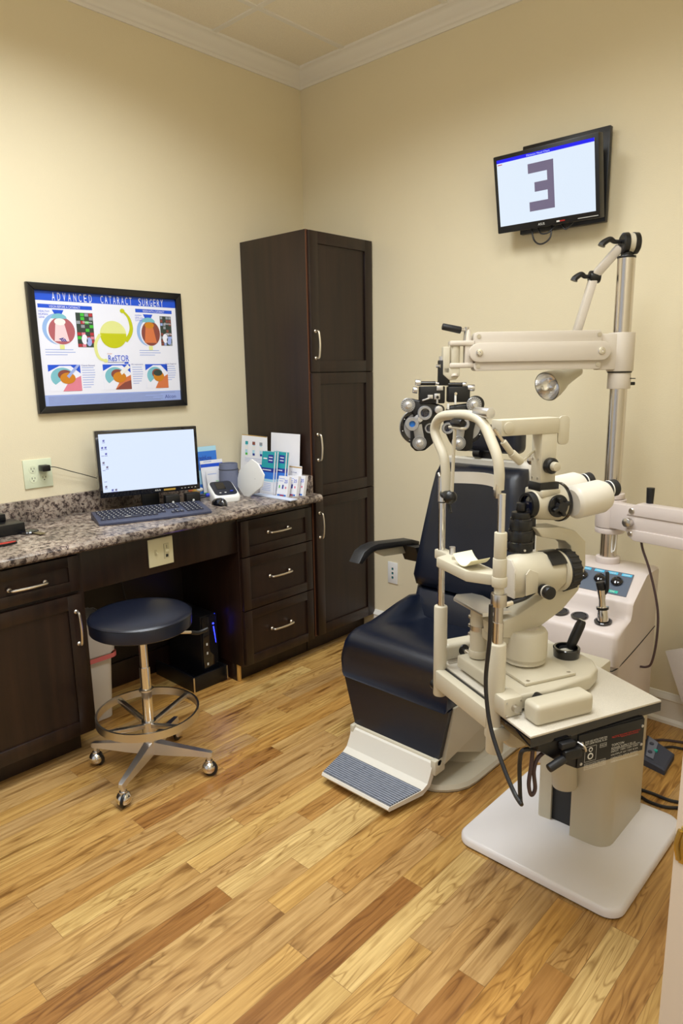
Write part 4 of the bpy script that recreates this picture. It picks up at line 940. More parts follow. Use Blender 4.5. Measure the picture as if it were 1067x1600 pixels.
b = MB(); b.lathe([(0, .040), (.014, .040)], S(UC, mv1+.002, mz), VV, 'cream', 36); b.obj('binocular_base', sl)
# illumination tower and upper arm
TW = [(0.175, 0.1358, 1.1855), (0.175, 0.2124, 1.1728), (0.175, 0.2043, 1.3162), (0.175, 0.1345, 1.2957), (0.175, 0.1748, 1.1592)]
tvc = (TW[0][1]+TW[1][1])/2-.004
b = MB(); b.obox(S(UC-.022, tvc-.028, mz+.036), UU*.050, VV*.058, V((0, 0, .022)), 'black_plastic', .002)
tz0, tz1 = mz+.056, (0.175, 0.2043, 1.3162)[2]
b.obox(S(UC-.018, tvc-.024, tz0), UU*.040, VV*.046, V((0, 0, tz1-tz0)), 'cream', .002)
for dz in (.012, .06):
    for dv in (-.015, .012): b.cyl(S(UC-.0175+.04, tvc+dv, tz0+dz), S(UC-.0175+.0415, tvc+dv, tz0+dz), .0022, 'steel', seg=10) if False else b.cyl(S(UC+dv*.8, tvc-.024, tz0+dz), S(UC+dv*.8, tvc-.0255, tz0+dz), .0028, 'steel', seg=10)
b.obj('illumination_tower', sl)
b = MB(); kz2 = (0.2, 0.1766, 1.2363)[2]; kp = S(UC+.022, (0.21, 0.1685, 1.2381)[1], kz2)
b.lathe([(0, .010), (.004, .020), (.016, .020), (.02, .016)], kp, UU, 'black_plastic', 30); b.cyl(kp+UU*.018, kp+UU*.034, .0115, 'cream', bev=.002); b.obj('centering_knob', sl); b = MB(); b.cyl(S(UC-.018, tvc-.01, kz2+.008), S(UC-.038, tvc-.01, kz2+.008), .013, 'steel', bev=.002)
b.obj('centering_knob', sl)
AM = [(0.175, 0.0244, 1.3559), (0.175, 0.2062, 1.3531), (0.175, 0.2046, 1.3113), (0.175, 0.0311, 1.32)]
za0, za1 = (AM[2][2]+AM[3][2])/2, (AM[0][2]+AM[1][2])/2
b = MB(); b.obox(S(UC-.019, AM[0][1], za0), UU*.042, VV*(tvc+.026-AM[0][1]), V((0, 0, za1-za0)), 'cream', .002); b.cyl(S(UC+.023, AM[0][1]+.02, (za0+za1)/2), S(UC+.026, AM[0][1]+.02, (za0+za1)/2), .0145, 'cream', bev=.001)
b.obj('mirror_arm', sl)
b = MB(); pc = S(UC+.016, (0.19, 0.2136, 1.3217)[1], 0); hw_ = .016
def rr2(c, ax, ay, w, h, r, n=5):
    pts = []
    for (sx, sy, a) in ((1, 1, 0), (-1, 1, 90), (-1, -1, 180), (1, -1, 270)):
        for k in range(n+1):
            t = R(a+90*k/n); pts.append(V(c)+V(ax)*(sx*(w/2-r)+r*math.cos(t))+V(ay)*(sy*(h/2-r)+r*math.sin(t)))
    return pts
zc2 = (0.19, 0.2136, 1.3217)[2]
b.prism(rr2(V((pc.x, pc.y, zc2)), VV, (0, 0, 1), .034, .072, .012), UU*.004, 'cream', .0008); b.obj('shield_plate', sl)
b = MB(); c_ = [(0.2, -0.0257, 1.3745), (0.2, -0.0629, 1.3804)]
b.cyl(S(.225, c_[0][1], c_[0][2]), S(.165, c_[0][1], c_[0][2]), .0125, 'aluminium', bev=.001); b.obj('mirror_barrel', sl)
b = MB(); rd = [(0.2, 0.0024, 1.3356), (0.2, 0.029, 1.3036), (0.2, 0.0541, 1.2743), (0.2, 0.0832, 1.2505)]
b.tube([S(*p) for p in rd[:2]], .004, 'steel', sm=False); b.cyl(S(*rd[1]), S(*rd[2]), .008, 'cream', bev=.001); b.cyl(S(*rd[2]), S(*rd[3]), .0105, 'cream', bev=.001); b.tube([S(*rd[3]), S(UC-.01, tvc-.02, rd[3][2]+.022)], .003, 'cream', sm=False)
b.obj('focusing_rod', sl)

# cords of the slit lamp
b = MB()
c1 = [(0.3187, -0.075, 0.9443), (0.3176, -0.075, 0.8579), (0.3064, -0.075, 0.7571), (0.3178, -0.075, 0.6802), (0.3415, -0.075, 0.6259), (0.3879, -0.075, 0.5688), (0.4292, -0.075, 0.5312), (0.4559, -0.075, 0.5187)]
c2 = [(0.3951, -0.03, 0.478), (0.3904, -0.03, 0.5172), (0.3872, -0.03, 0.5736), (0.3996, -0.03, 0.61)]
b.tube([S(*p) for p in c1]+[S(*p) for p in c2]+[S(.40, .02, .60)], .0052, 'cable_black', seg=10)
b.obj('power_cord', sl)
b = MB()
c3 = [(0.4, -0.0036, 0.6153), (0.4, -0.0067, 0.5667), (0.4, -0.0117, 0.5181), (0.4, -0.003, 0.4872), (0.4, 0.0074, 0.5013), (0.4, 0.0015, 0.5481), (0.4, 0.0109, 0.5789), (0.4, 0.0396, 0.5935), (0.4, 0.0749, 0.5967)]
b.tube([S(p[0], p[1]-.0, p[2]) for p in c3]+[S(.42, .06, .585)], .0048, 'cable_brown', seg=10)
b.obox(S(.427, .050, .585), UU*.022, VV*.05, V((0, 0, .026)), 'black_plastic', .005); b.cyl(S(.44, .01, .575), S(.44, .055, .590), .010, 'black_satin', bev=.003); b.obox(S(.426, .045, .612), UU*.016, VV*.04, V((0, 0, .016)), 'black_satin', .003); b.tube([S(.43, .10, .615), S(.445, .105, .612), S(.447, .11, .60), S(.43, .112, .597)], .003, 'steel')
b.obj('plug_cord', tb)

# ================================================================== ophthalmic stand
E1, NN = V((0.732, 0.681, 0)), V((0.681, -0.732, 0)); PO = V((1.95, -0.34, 0))
def P3(a, n, z): return PO+E1*a+NN*n+V((0, 0, z))
st_ = thing('ophthalmic_stand', (1.98, -.47, 0), 'cream ophthalmic stand with steel pole, two arms and control console', 'ophthalmic stand')
cx0, cx1, cyb, cyf = 1.835, 2.125, -.275, -.665
b = MB()
prof = [(cyb, .0), (cyb, .735), (cyb-.01, .745), (-.40, .745), (-.415, .742), (-.535, .672), (-.545, .66), (-.548, .63), (-.56, .610), (cyf+.03, .594), (cyf+.008, .584), (cyf, .57), (cyf+.004, .47), (cyf+.02, .46), (cyf+.02, 0)]
t = bmesh.new()
def ring_at(x, ins):
    cyc, czc = (-.47), .36; return [(x, cyc+(y-cyc)*(1-ins*.9), z if z < .02 else z-ins*.02) for y, z in prof]
rings = [ring_at(cx0, .12), ring_at(cx0+.006, .05), ring_at(cx0+.02, .012), ring_at(cx0+.04, 0), ring_at(cx1-.04, 0), ring_at(cx1-.02, .012), ring_at(cx1-.006, .05), ring_at(cx1, .12)]
b.loft(rings, 'pink_grey')
b.obj('console', st_, sharp=45)
b = MB(); b.tube([(cx0+.01, cyf+.018, .455), (cx0+.04, cyf+.0, .455), (cx1-.04, cyf+.0, .455), (cx1-.01, cyf+.02, .455), (cx1+.0005, cyf+.06, .468), (cx1+.0012, -.45, .49), (cx1+.0005, cyb-.02, .515)], .0018, 'dark_seam', seg=6); b.obj('seam', st_)
# slanted control panel
pa, pb = V((0, -.420, .7405)), V((0, -.530, .6745)); pd = (pb-pa).normalized(); pn = V((0, pd.z, -pd.y)); pn = pn if pn.z > 0 else -pn
def CP(x, s_, d=0): return V((x, 0, 0))+pa+pd*s_+pn*d
b = MB(); px0, px1 = cx0+.03, cx1-.03
b.prism([CP(px0+.012, .008, .0005), CP(px1-.012, .008, .0005), CP(px1-.002, .118, .0005), CP(px0+.0, .118, .0005)], pn*.002, 'panel_grey')
for k in range(4):
    x = px0+.028+k*.05; b.face([CP(x, .024, .003), CP(x+.036, .024, .003), CP(x+.036, .012, .003), CP(x, .012, .003)], 'label_blue'); b.text(('ROOM', 'CHART', 'LAMP', 'CHAIR')[k], CP(x+.006, .0215, .0033), (1, 0, 0), -pd, .006, 'label_white', w=.024)
b.face([CP(px1-.075, .112, .003), CP(px1-.035, .112, .003), CP(px1-.035, .1, .003), CP(px1-.075, .1, .003)], 'label_teal'); b.text('ON', CP(px1-.062, .1095, .0033), (1, 0, 0), -pd, .007, 'label_white')
cpn = b.obj('control_panel', st_)
for k, x in enumerate((px0+.045, px0+.112, px0+.175)):
    b = MB(); b.lathe([(0, .020), (.006, .021), (.012, .017), (.015, .009), (.016, 0)], CP(x, .058, .003), pn, 'black_gloss', 30); b.obj('knob', cpn)
for k, x in enumerate((cx0+.058, cx0+.130, cx0+.215)):
    b = MB(); c = V((x, -.603, .6045)); n_ = V((0, -.14, 1)).normalized()
    b.lathe([(0, .030), (.004, .030), (.005, .024), (.001, .022)], c-n_*.002, n_, 'black_gloss', 36, cap=False); b.cyl(c-n_*.001, c+n_*.0005, .0225, 'black_satin'); b.obj('instrument_well', st_)
# pole
b = MB(); b.cyl((PO.x, PO.y, .742), (PO.x, PO.y, .768), .044, 'pink_grey', bev=.004); b.cyl((PO.x, PO.y, .765), (PO.x, PO.y, 1.845), .0305, 'pole_steel', seg=48); b.cyl((PO.x, PO.y, 1.843), (PO.x, PO.y, 1.852), .0315, 'black_plastic', bev=.002); b.obj('pole', st_)
b = MB(); b.tube([P3(.012, .031, .92), P3(.014, .032, .84), P3(.010, .0325, .80), P3(.004, .0325, .795), P3(.0, .0325, .80), P3(.0, .0325, .92)], .0022, 'white_plastic', seg=8); b.obj('thin_cord', st_, label='thin white cord looped on the pole')
# upper lamp knuckle and lamp arm
b = MB(); b.lathe([(-.030, .0), (-.030, .030), (-.026, .036), (-.010, .037), (-.009, .033), (.009, .033), (.010, .037), (.026, .036), (.030, .030), (.030, 0)], P3(.008, 0, 1.893), E1, 'black_plastic', 32); b.cyl((PO.x, PO.y, 1.85), (PO.x, PO.y, 1.87), .02, 'black_plastic'); b.cyl(P3(-.001, 0, 1.893), P3(.017, 0, 1.893), .0345, 'cream'); b.obj('lamp_knuckle', st_)
LA = [(-0.0028, -0.06, 1.8784), (-0.0893, -0.06, 1.7926), (-0.1434, -0.06, 1.5925), (-0.1548, -0.06, 1.5403), (-0.1232, -0.06, 1.4313)]
def lever(b, base, d, s_=1.):
    base, d = V(base), V(d).normalized(); b.tube([base, base+d*.02*s_, base+d*.035*s_+V((0, 0, .008)), base+d*.055*s_-V((0, 0, .004)), base+d*.06*s_-V((0, 0, .014))], lambda t: .006+.007*t, 'black_plastic', seg=10)
b = MB(); b.bar(P3(-.02, -.01, 1.885), P3(*LA[1]), .030, .034, 'arm_grey', up=NN, bev=.006); b.bar(P3(*LA[1]), P3(*LA[2]), .028, .034, 'arm_grey', up=NN, bev=.006); b.bar(P3(*LA[2]), P3(LA[4][0]-.01, LA[4][1], LA[4][2]+.04), .026, .03, 'arm_grey', up=NN, bev=.006); b.obj('lamp_arm', st_)
b = MB(); b.cyl(P3(LA[1][0]-.018, LA[1][1], LA[1][2]-.002), P3(LA[1][0]+.020, LA[1][1], LA[1][2]-.002), .022, 'black_plastic', bev=.004); lever(b, P3(LA[1][0]-.012, LA[1][1], LA[1][2]), -E1); b.obj('clamp_lever', st_); b = MB(); lever(b, P3(-.022, -.0, 1.90), -E1, 1.15); b.obj('clamp_lever', st_)
LH = [(-0.2214, -0.07, 1.4141), (-0.1512, -0.07, 1.441), (-0.0742, -0.07, 1.4653)]
b = MB(); l0, l1, l2 = P3(*LH[0]), P3(*LH[1]), P3(*LH[2]); axd = (l1-l0+NN*-.05).normalized()
b.lathe([(-.030, .054), (-.026, .056), (0, .052), (.04, .042), (.06, .034), (.12, .026), (.16, .022), (.162, 0)], l0, axd, 'cream', 36, cap=False)
lh_ = b.obj('lamp_head', st_)
b = MB(); b.lathe([(-.029, .052), (-.010, .045), (.010, .032), (.02, .016), (.022, 0)], l0, axd, 'reflector', 36, cap=False); b.ball(l0+axd*.006, .012, 'white_plastic'); b.obj('reflector', lh_)
# phoropter arm
def AR(a, n, z): return P3(a, n, z)
za, zb_ = 1.472, 1.597
b = MB()
b.cyl((PO.x, PO.y, 1.457), (PO.x, PO.y, 1.592), .046, 'arm_grey', bev=.002, seg=40); b.cyl((PO.x, PO.y, 1.395), (PO.x, PO.y, 1.452), .040, 'arm_grey', bev=.002, seg=40); b.cyl((PO.x, PO.y, 1.452), (PO.x, PO.y, 1.457), .042, 'dark_seam')
b.cyl(P3(.036, .012, 1.413), P3(.052, .012, 1.413), .006, 'black_plastic'); b.obox(P3(.028, .01, 1.43), E1*.013, NN*.035, V((0, 0, .003)), 'dark_seam')
b.obox(P3(-.09, -.02, 1.463), E1*.09, NN*.055, V((0, 0, .125)), 'arm_grey', .004)
b.obj('arm_collar', st_)
b = MB(); A0, A1_ = -.545, -.085
def slot(a0, a1, z0, z1, n0, n1, m_='arm_grey', r=None):
    r = r or (z1-z0)/2; cz = (z0+z1)/2; pts = []
    for k in range(9): t = R(90+180*k/8); pts.append(P3(a0+r+r*math.cos(t), n0, cz+(z1-z0)/2*math.sin(t)))
    for k in range(9): t = R(-90+180*k/8); pts.append(P3(a1-r+r*math.cos(t), n0, cz+(z1-z0)/2*math.sin(t)))
    b.prism(pts, NN*(n1-n0), m_, .002)
slot(A0+.01, A1_+.0, 1.553, 1.601, -.02, .045, r=.012); slot(A0+.01, A1_-.0, 1.467, 1.50, -.02, .045, r=.01)
slot(A0-.008, A1_+.03, 1.497, 1.563, -.015, .055)
for a in (A0+.026, A1_-.004):
    b.lathe([(0, .012), (.004, .012), (.006, .007), (.006, .004), (.002, .003)], P3(a, .055, 1.53), NN, 'chrome', 20)
for a, z in ((A0+.025, 1.586), (A1_-.012, 1.586), (A0+.025, 1.483), (A1_-.012, 1.483)): b.cyl(P3(a, .045, z), P3(a, .047, z), .0075, 'steel', seg=16)
b.obj('phoropter_arm', st_)
# arm end knuckle
KN = [(-0.528, 0.02, 1.5686), (-0.6121, 0.02, 1.57), (-0.526, 0.02, 1.4796), (-0.6153, 0.02, 1.4811), (-0.6347, 0.02, 1.5615), (-0.5824, 0.02, 1.5607), (-0.605, 0.02, 1.5566), (-0.5856, 0.02, 1.4851), (-0.603, 0.02, 1.4269), (-0.5762, 0.02, 1.4715)]
b = MB()
b.obox(P3(-0.6200, -.012, 1.555), E1*.09, NN*.05, V((0, 0, .018)), 'arm_grey', .006); b.obox(P3(-0.6200, -.012, 1.478), E1*.09, NN*.05, V((0, 0, .018)), 'arm_grey', .006); b.obox(P3(-0.5650, -.008, 1.494), E1*.03, NN*.04, V((0, 0, .064)), 'arm_grey', .002)
b.cyl(P3(-0.6000, .012, 1.49), P3(-0.6000, .012, 1.56), .020, 'cream', bev=.001)
b.obox(P3(-0.6420, -.012, 1.460), E1*.024, NN*.045, V((0, 0, .093)), 'cream', .003)
b.prism([P3(-0.6420, -.012, 1.482), P3(-0.6420, -.012, 1.456), P3(-0.6200, -.012, 1.436), P3(-0.5950, -.012, 1.438), P3(-0.5820, -.012, 1.452), P3(-0.5820, -.012, 1.482)], NN*.045, 'cream', .004); b.cyl(P3(-0.6010, .033, 1.456), P3(-0.6010, .036, 1.448), .012, 'arm_grey')
b.obj('arm_knuckle', st_)
b = MB(); b.cyl(P3(-0.5620, .012, 1.573), P3(-0.5560, .012, 1.62), .008, 'steel'); b.lathe([(0, .012), (.035, .009), (.04, .006)], P3(-0.5520, .012, 1.572), (0, 0, 1), 'arm_grey', 20); b.tube([P3(-0.5560, .012, 1.608), P3(-0.5850, .015, 1.612)], .006, 'steel', sm=False); b.cyl(P3(-0.5780, .015, 1.609), P3(-0.6450, .02, 1.623), .0125, 'black_satin', bev=.003, r1=.0115); b.obj('locking_lever', st_)
# lower arm
b = MB()
b.cyl((PO.x, PO.y, .885), (PO.x, PO.y, .99), .054, 'pink_grey', bev=.002, seg=40); b.cyl((PO.x, PO.y, .862), (PO.x, PO.y, .883), .053, 'pink_grey', bev=.003, seg=40); b.cyl((PO.x, PO.y, .992), (PO.x, PO.y, 1.012), .046, 'pink_grey', bev=.003, seg=40)
b.obox((PO.x+.02, PO.y-.055, .89), (.10, -.03, 0), (.012, .04, 0), (0, 0, .095), 'pink_grey', .003)
b.obj('lower_collar', st_)
b = MB(); ld = V((.985, -.17, 0)).normalized(); ln = V((-.17, -.985, 0)).normalized(); lo = V((PO.x+.10, PO.y-.05, 0))
def LAx(a, n, z): return lo+ld*a+ln*n+V((0, 0, z))
b.prism([LAx(0, 0, .955), LAx(0.01, 0, .985), LAx(.04, 0, 1.0), LAx(.62, 0, 1.0), LAx(.62, 0, .955)], ln*.045, 'pink_grey', .004)
b.prism([LAx(0, 0, .955), LAx(.62, 0, .955), LAx(.62, 0, .90), LAx(0, 0, .905)], ln*.040, 'pink_grey', .003)
b.prism([LAx(0, 0, .905), LAx(.62, 0, .905), LAx(.62, 0, .865), LAx(.035, 0, .865), LAx(0.01, 0, .88)], ln*.046, 'pink_grey', .004)
for z, rr_ in ((.972, .0105), (.93, .0165), (.888, .0095)):
    b.lathe([(0, rr_), (.004 if rr_ < .015 else .018, rr_), (.006 if rr_ < .015 else .02, rr_*.8)], LAx(.02 if rr_ < .015 else .012, .044, z), ln, 'steel', 24)
b.obj('lower_arm', st_)
b = MB(); b.cyl(LAx(.06, .0, .99), LAx(.06, .0, 1.055), .0115, 'black_plastic', r1=.014, bev=.001); b.obj('arm_handle', st_)
b = MB()
cdp = [(2.0935, -0.42, 0.8812), (2.1033, -0.42, 0.8358), (2.1301, -0.42, 0.7697), (2.1588, -0.42, 0.6759), (2.1734, -0.42, 0.5954), (2.1739, -0.42, 0.4986), (2.1638, -0.42, 0.4219), (2.1473, -0.42, 0.3997)]
b.tube(cdp+[(2.118, -.42, cdp[-1][2]-.006)], .0042, 'cable_brown', seg=10); b.obj('arm_cord', st_)

# retinoscope / hand instrument in the right well
hi = thing('diagnostic_handpiece', (cx0+.215, -.603, .613), 'chrome diagnostic handpiece with black head standing in the right console well', 'handpiece')
b = MB(); c = V((cx0+.215, -.603, .6075)); dv_ = V((-.10, -.02, 1)).normalized()
b.lathe([(0, .019), (.036, .0175), (.040, .016), (.041, .020), (.050, .020), (.051, .0125), (.075, .0115), (.10, .0150), (.112, .0160)], c, dv_, 'chrome', 28)
b.lathe([(.041, .0205), (.050, .0205)], c, dv_, 'black_plastic', 28); b.obj('handle', hi)
b = MB(); h0 = c+dv_*.112; b.cyl(h0, h0+dv_*.026+V((-.004, 0, 0)), .0155, 'black_plastic', bev=.002); b.tube([h0+V((.004, 0, -.02)), h0+V((.018, 0, .0)), h0+V((.016, .004, .04)), h0+V((.012, .01, .062))], .0065, 'black_plastic'); b.obj('head', hi)

# ================================================================== phoropter
ph = thing('phoropter', P3(-.66, .02, 1.30), 'black and silver phoropter with dials and a blue lens knob hanging from the stand arm', 'phoropter')
HG = [(-0.6264, -0, 1.5084), (-0.6252, -0, 1.4224), (-0.7225, -0, 1.424), (-0.524, -0, 1.3519), (-0.7295, -0, 1.4287), (-0.7386, -0, 1.4015), (-0.5298, 0, 1.4071), (-0.5532, -0, 1.4143)]
NP = .04
def F(x, y): pass
b = MB()
hg = [(-0.6568, 0.02, 1.5064), (-0.6167, 0.02, 1.4181), (-0.7247, 0.02, 1.4154), (-0.6342, 0.02, 1.3547), (-0.6235, 0.02, 1.4137), (-0.5441, 0.02, 1.3578)]
b.obox(P3(hg[0][0], -.005, hg[1][2]), E1*(hg[1][0]-hg[0][0]), NN*.035, V((0, 0, hg[0][2]-hg[1][2])), 'black_plastic', .003)
b.cyl(P3(hg[0][0]+.012, .012, hg[0][2]), P3(hg[0][0]+.012, .012, hg[0][2]+.014), .009, 'aluminium'); b.cyl(P3(hg[0][0]-.004, .012, hg[0][2]-.02), P3(hg[0][0]+.006, .03, hg[0][2]-.02), .006, 'aluminium')
b.obox(P3(hg[2][0], -.01, hg[3][2]), E1*(hg[3][0]-hg[2][0]), NN*.045, V((0, 0, hg[2][2]-hg[3][2])), 'black_plastic', .004); b.obox(P3(hg[4][0], -.01, hg[5][2]), E1*(hg[5][0]-hg[4][0]), NN*.045, V((0, 0, hg[4][2]-hg[5][2])), 'black_plastic', .004)
b.obj('crossbar', ph)
def knob_x(px, pxr, r, m_='aluminium', name='knob'):
    b = MB(); b.cyl(P3(*px), P3(*pxr), r, m_, bev=.001); b.obj(name, ph)
kx = [(-0.7391, 0.025, 1.4293), (-0.7208, 0.025, 1.429), (-0.7208, 0.025, 1.4267), (-0.668, 0.025, 1.4259), (-0.7482, 0.025, 1.4046), (-0.7321, 0.025, 1.4021), (-0.6221, 0.025, 1.4206), (-0.5716, 0.025, 1.4197), (-0.5716, 0.025, 1.4197), (-0.5578, 0.025, 1.4195), (-0.553, 0.025, 1.4081), (-0.5277, 0.025, 1.4077)]
knob_x(kx[0], kx[1], .0115); knob_x(kx[4], kx[5], .0115); knob_x(kx[8], kx[9], .009); knob_x(kx[10], kx[11], .0115)
b = MB(); b.cyl(P3(*kx[2]), P3(*kx[3]), .0075, 'black_gloss'); b.cyl(P3(*kx[6]), P3(*kx[7]), .0075, 'black_gloss'); b.cyl(P3(*kx[3]), P3(*kx[6]), .0045, 'steel'); b.obj('spindle', ph)
lb = [(-0.665, 0.037, 1.417), (-0.6419, 0.037, 1.4009), (-0.6967, 0.037, 1.386), (-0.6782, 0.037, 1.3721), (-0.6738, 0.037, 1.3902), (-0.653, 0.037, 1.3694), (-0.6621, 0.037, 1.3628), (-0.6006, 0.037, 1.3889), (-0.5908, 0.037, 1.3502), (-0.6252, 0.037, 1.3531), (-0.6181, 0.037, 1.3325)]
b = MB()
b.obox(P3(lb[0][0], .034, lb[1][2]), E1*(lb[1][0]-lb[0][0]), NN*.004, V((0, 0, lb[0][2]-lb[1][2])), 'aluminium', .0008); b.obj('name_plate', ph); b = MB()
b.obox(P3(lb[2][0], .034, lb[3][2]), E1*(lb[3][0]-lb[2][0]), NN*.006, V((0, 0, lb[2][2]-lb[3][2])), 'aluminium', .0008); b.bar(P3(lb[2][0]-.02, .038, lb[3][2]-.006), P3(lb[2][0]+.006, .038, lb[3][2]+.002), .006, .006, 'aluminium', up=NN); b.obj('lever_tab', ph)
b = MB(); b.obox(P3(lb[4][0], .034, lb[5][2]), E1*(lb[5][0]-lb[4][0]), NN*.008, V((0, 0, lb[4][2]-lb[5][2])), 'aluminium', .001); b.cyl(P3(lb[6][0]-.0, .042, lb[5][2]+.008), P3(lb[6][0], .0435, lb[5][2]+.008), .005, 'black_plastic'); b.cyl(P3(lb[6][0], .036, lb[5][2]-.014), P3(lb[6][0], .036, lb[5][2]+.001), .004, 'aluminium'); b.obj('level', ph)
b = MB(); b.obox(P3(lb[7][0], .034, lb[8][2]), E1*.007, NN*.006, V((0, 0, lb[7][2]-lb[8][2])), 'label_white', .0008); b.cyl(P3(lb[7][0]+.004, .034, lb[7][2]), P3(lb[7][0]+.004, .042, lb[7][2]), .005, 'nickel'); b.obj('alignment_pin', ph)
b = MB(); b.obox(P3(lb[9][0], .024, lb[10][2]), E1*.008, NN*.006, V((0, 0, lb[9][2]-lb[10][2])), 'label_white', .0008); b.obj('bracket', ph)
def dial(parent, c, r, name='dial', m_='silver_dial', hub=True, ticks=20, th=.008):
    c = P3(*c); b = MB(); b.lathe([(0, r), (th, r), (th+.001, r-.001)], c, NN, m_, 36)
    for k in range(ticks):
        a = 2*PI*k/ticks; d = E1*math.cos(a)+V((0, 0, 1))*math.sin(a); b.bar(c+NN*(th+.0011)+d*(r*.74), c+NN*(th+.0011)+d*(r*.94), .0016, .0006, 'slot_dark', up=NN, bev=0)
    if hub: b.lathe([(th, r*.55), (th+.004, r*.52), (th+.005, r*.36), (th+.020, r*.33), (th+.021, r*.28)], c, NN, 'aluminium', 28)
    return b.obj(name, parent)
def ring_lens(parent, c, r, ri, inner, name):
    c = P3(*c); b = MB(); b.lathe([(0, r), (.008, r), (.012, r*.92), (.012, ri*1.15), (.006, ri), (.002, ri)], c, NN, 'silver_dial', 36, cap=False); b.lathe([(.003, ri*1.02), (.004, 0)], c, NN, inner, 28); return b.obj(name, parent)
# left (viewer) battery
def battery(parent, name, pts, cdisc, rdisc, n0=-.012):
    b = MB(); b.prism([P3(a, n0, z) for a, n_, z in pts], NN*.04, 'black_plastic', .006, 2, True); o = b.obj(name, parent, sharp=45)
    b = MB(); c = P3(cdisc[0], n0-.004, cdisc[2]); b.lathe([(0, rdisc), (.020, rdisc), (.022, rdisc-.0015)], c, NN, 'black_gloss', 48); b.lathe([(.0, rdisc+.0015), (.012, rdisc+.0018), (.014, rdisc)], c, NN, 'silver_dial', 48, cap=False); b.lathe([(.022, rdisc*.78), (.0235, rdisc*.78)], c, NN, 'silver_dial', 48)
    for k in range(8):
        a = 2*PI*(k+.3)/8; d = E1*math.cos(a)+V((0, 0, 1))*math.sin(a); b.cyl(c+NN*.022+d*rdisc*.88, c+NN*.0235+d*rdisc*.88, .002, 'label_white', seg=8)
    b.obj('lens_disc', o); return o
lbp = [(-0.7571, -0, 1.3743), (-0.6918, -0, 1.3594), (-0.6451, -0, 1.3494), (-0.64, -0, 1.3076), (-0.6533, -0, 1.2472), (-0.6741, 0, 1.2099), (-0.7045, -0, 1.1845), (-0.7376, -0, 1.1827), (-0.7542, 0, 1.1995), (-0.7567, -0, 1.2583), (-0.7429, -0, 1.3094), (-0.757, 0, 1.3328)]
bl_ = battery(ph, 'lens_battery', lbp, (-0.7286, -0, 1.2695), .064)
rbp = [(-0.6171, 0, 1.3443), (-0.552, -0, 1.3524), (-0.5145, 0, 1.3425), (-0.5136, 0, 1.3055), (-0.5266, -0, 1.2544), (-0.5299, -0, 1.1886), (-0.5486, -0, 1.1794), (-0.5864, -0, 1.1824), (-0.6105, -0, 1.2135), (-0.6299, -0, 1.2562), (-0.6353, -0, 1.3075)]
br_ = battery(ph, 'lens_battery', rbp, (-0.5503, -0, 1.2688), .066)
dl = [(-0.7669, 0.03, 1.3506), (-0.7068, 0.03, 1.3222), (-0.7529, 0.03, 1.2839), (-0.7247, 0.03, 1.2139), (-0.6879, 0.03, 1.2667), (-0.6585, 0.03, 1.3328), (-0.7321, 0.03, 1.3043)]
rl = [(-0.5297, 0.03, 1.3489), (-0.6229, 0.03, 1.2655), (-0.5826, 0.03, 1.2115), (-0.5698, 0.03, 1.2762), (-0.6281, 0.03, 1.3048)]
dial(bl_, dl[0], .0255, 'cylinder_dial'); dial(bl_, dl[3], .0255, 'power_dial', ticks=28)
ring_lens(bl_, (dl[1][0], .038, dl[1][2]), .026, .0145, 'glass_dark', 'aperture'); ring_lens(bl_, (dl[4][0], .026, dl[4][2]), .019, .012, 'glass_dark', 'aperture')
ring_lens(bl_, (dl[2][0], .040, dl[2][2]), .025, .0105, 'blue_lens', 'cross_cylinder'); 
b = MB(); b.bar(P3(dl[1][0], .034, dl[1][2]-.005), P3(dl[2][0], .036, dl[2][2]), .03, .008, 'silver_dial', up=NN, bev=.003); b.bar(P3(dl[2][0]+.02, .029, dl[2][2]-.004), P3(dl[3][0]+.004, .029, dl[3][2]), .034, .004, 'silver_dial', up=NN, bev=.002); b.cyl(P3(dl[6][0]+.008, .04, dl[6][2]-.004), P3(dl[6][0]+.008, .048, dl[6][2]-.004), .009, 'aluminium'); b.obj('lens_arm', bl_)
b = MB(); b.cyl(P3(dl[5][0], .028, dl[5][2]), P3(dl[5][0], .054, dl[5][2]), .0145, 'aluminium', bev=.002); b.cyl(P3(dl[5][0]+.006, .026, dl[5][2]), P3(dl[5][0]+.006, .036, dl[5][2]), .0175, 'black_gloss', bev=.001); b.obj('pupil_knob', ph)
dial(br_, rl[0], .027, 'cylinder_dial'); b = MB(); b.cyl(P3(rl[0][0]+.008, .012, rl[0][2]), P3(rl[0][0]+.008, .03, rl[0][2]), .031, 'black_plastic', bev=.002); b.obj('dial_rim', br_)
ring_lens(br_, rl[1], .021, .012, 'glass_dark', 'aperture'); dial(br_, rl[2], .0255, 'power_dial', ticks=28)
ring_lens(br_, (rl[3][0], .038, rl[3][2]+.004), .024, .012, 'glass_dark', 'cross_cylinder')
b = MB(); b.bar(P3(rl[3][0]-.004, .03, rl[3][2]), P3(rl[2][0], .03, rl[2][2]), .032, .004, 'silver_dial', up=NN, bev=.002); b.obj('lens_arm', br_)

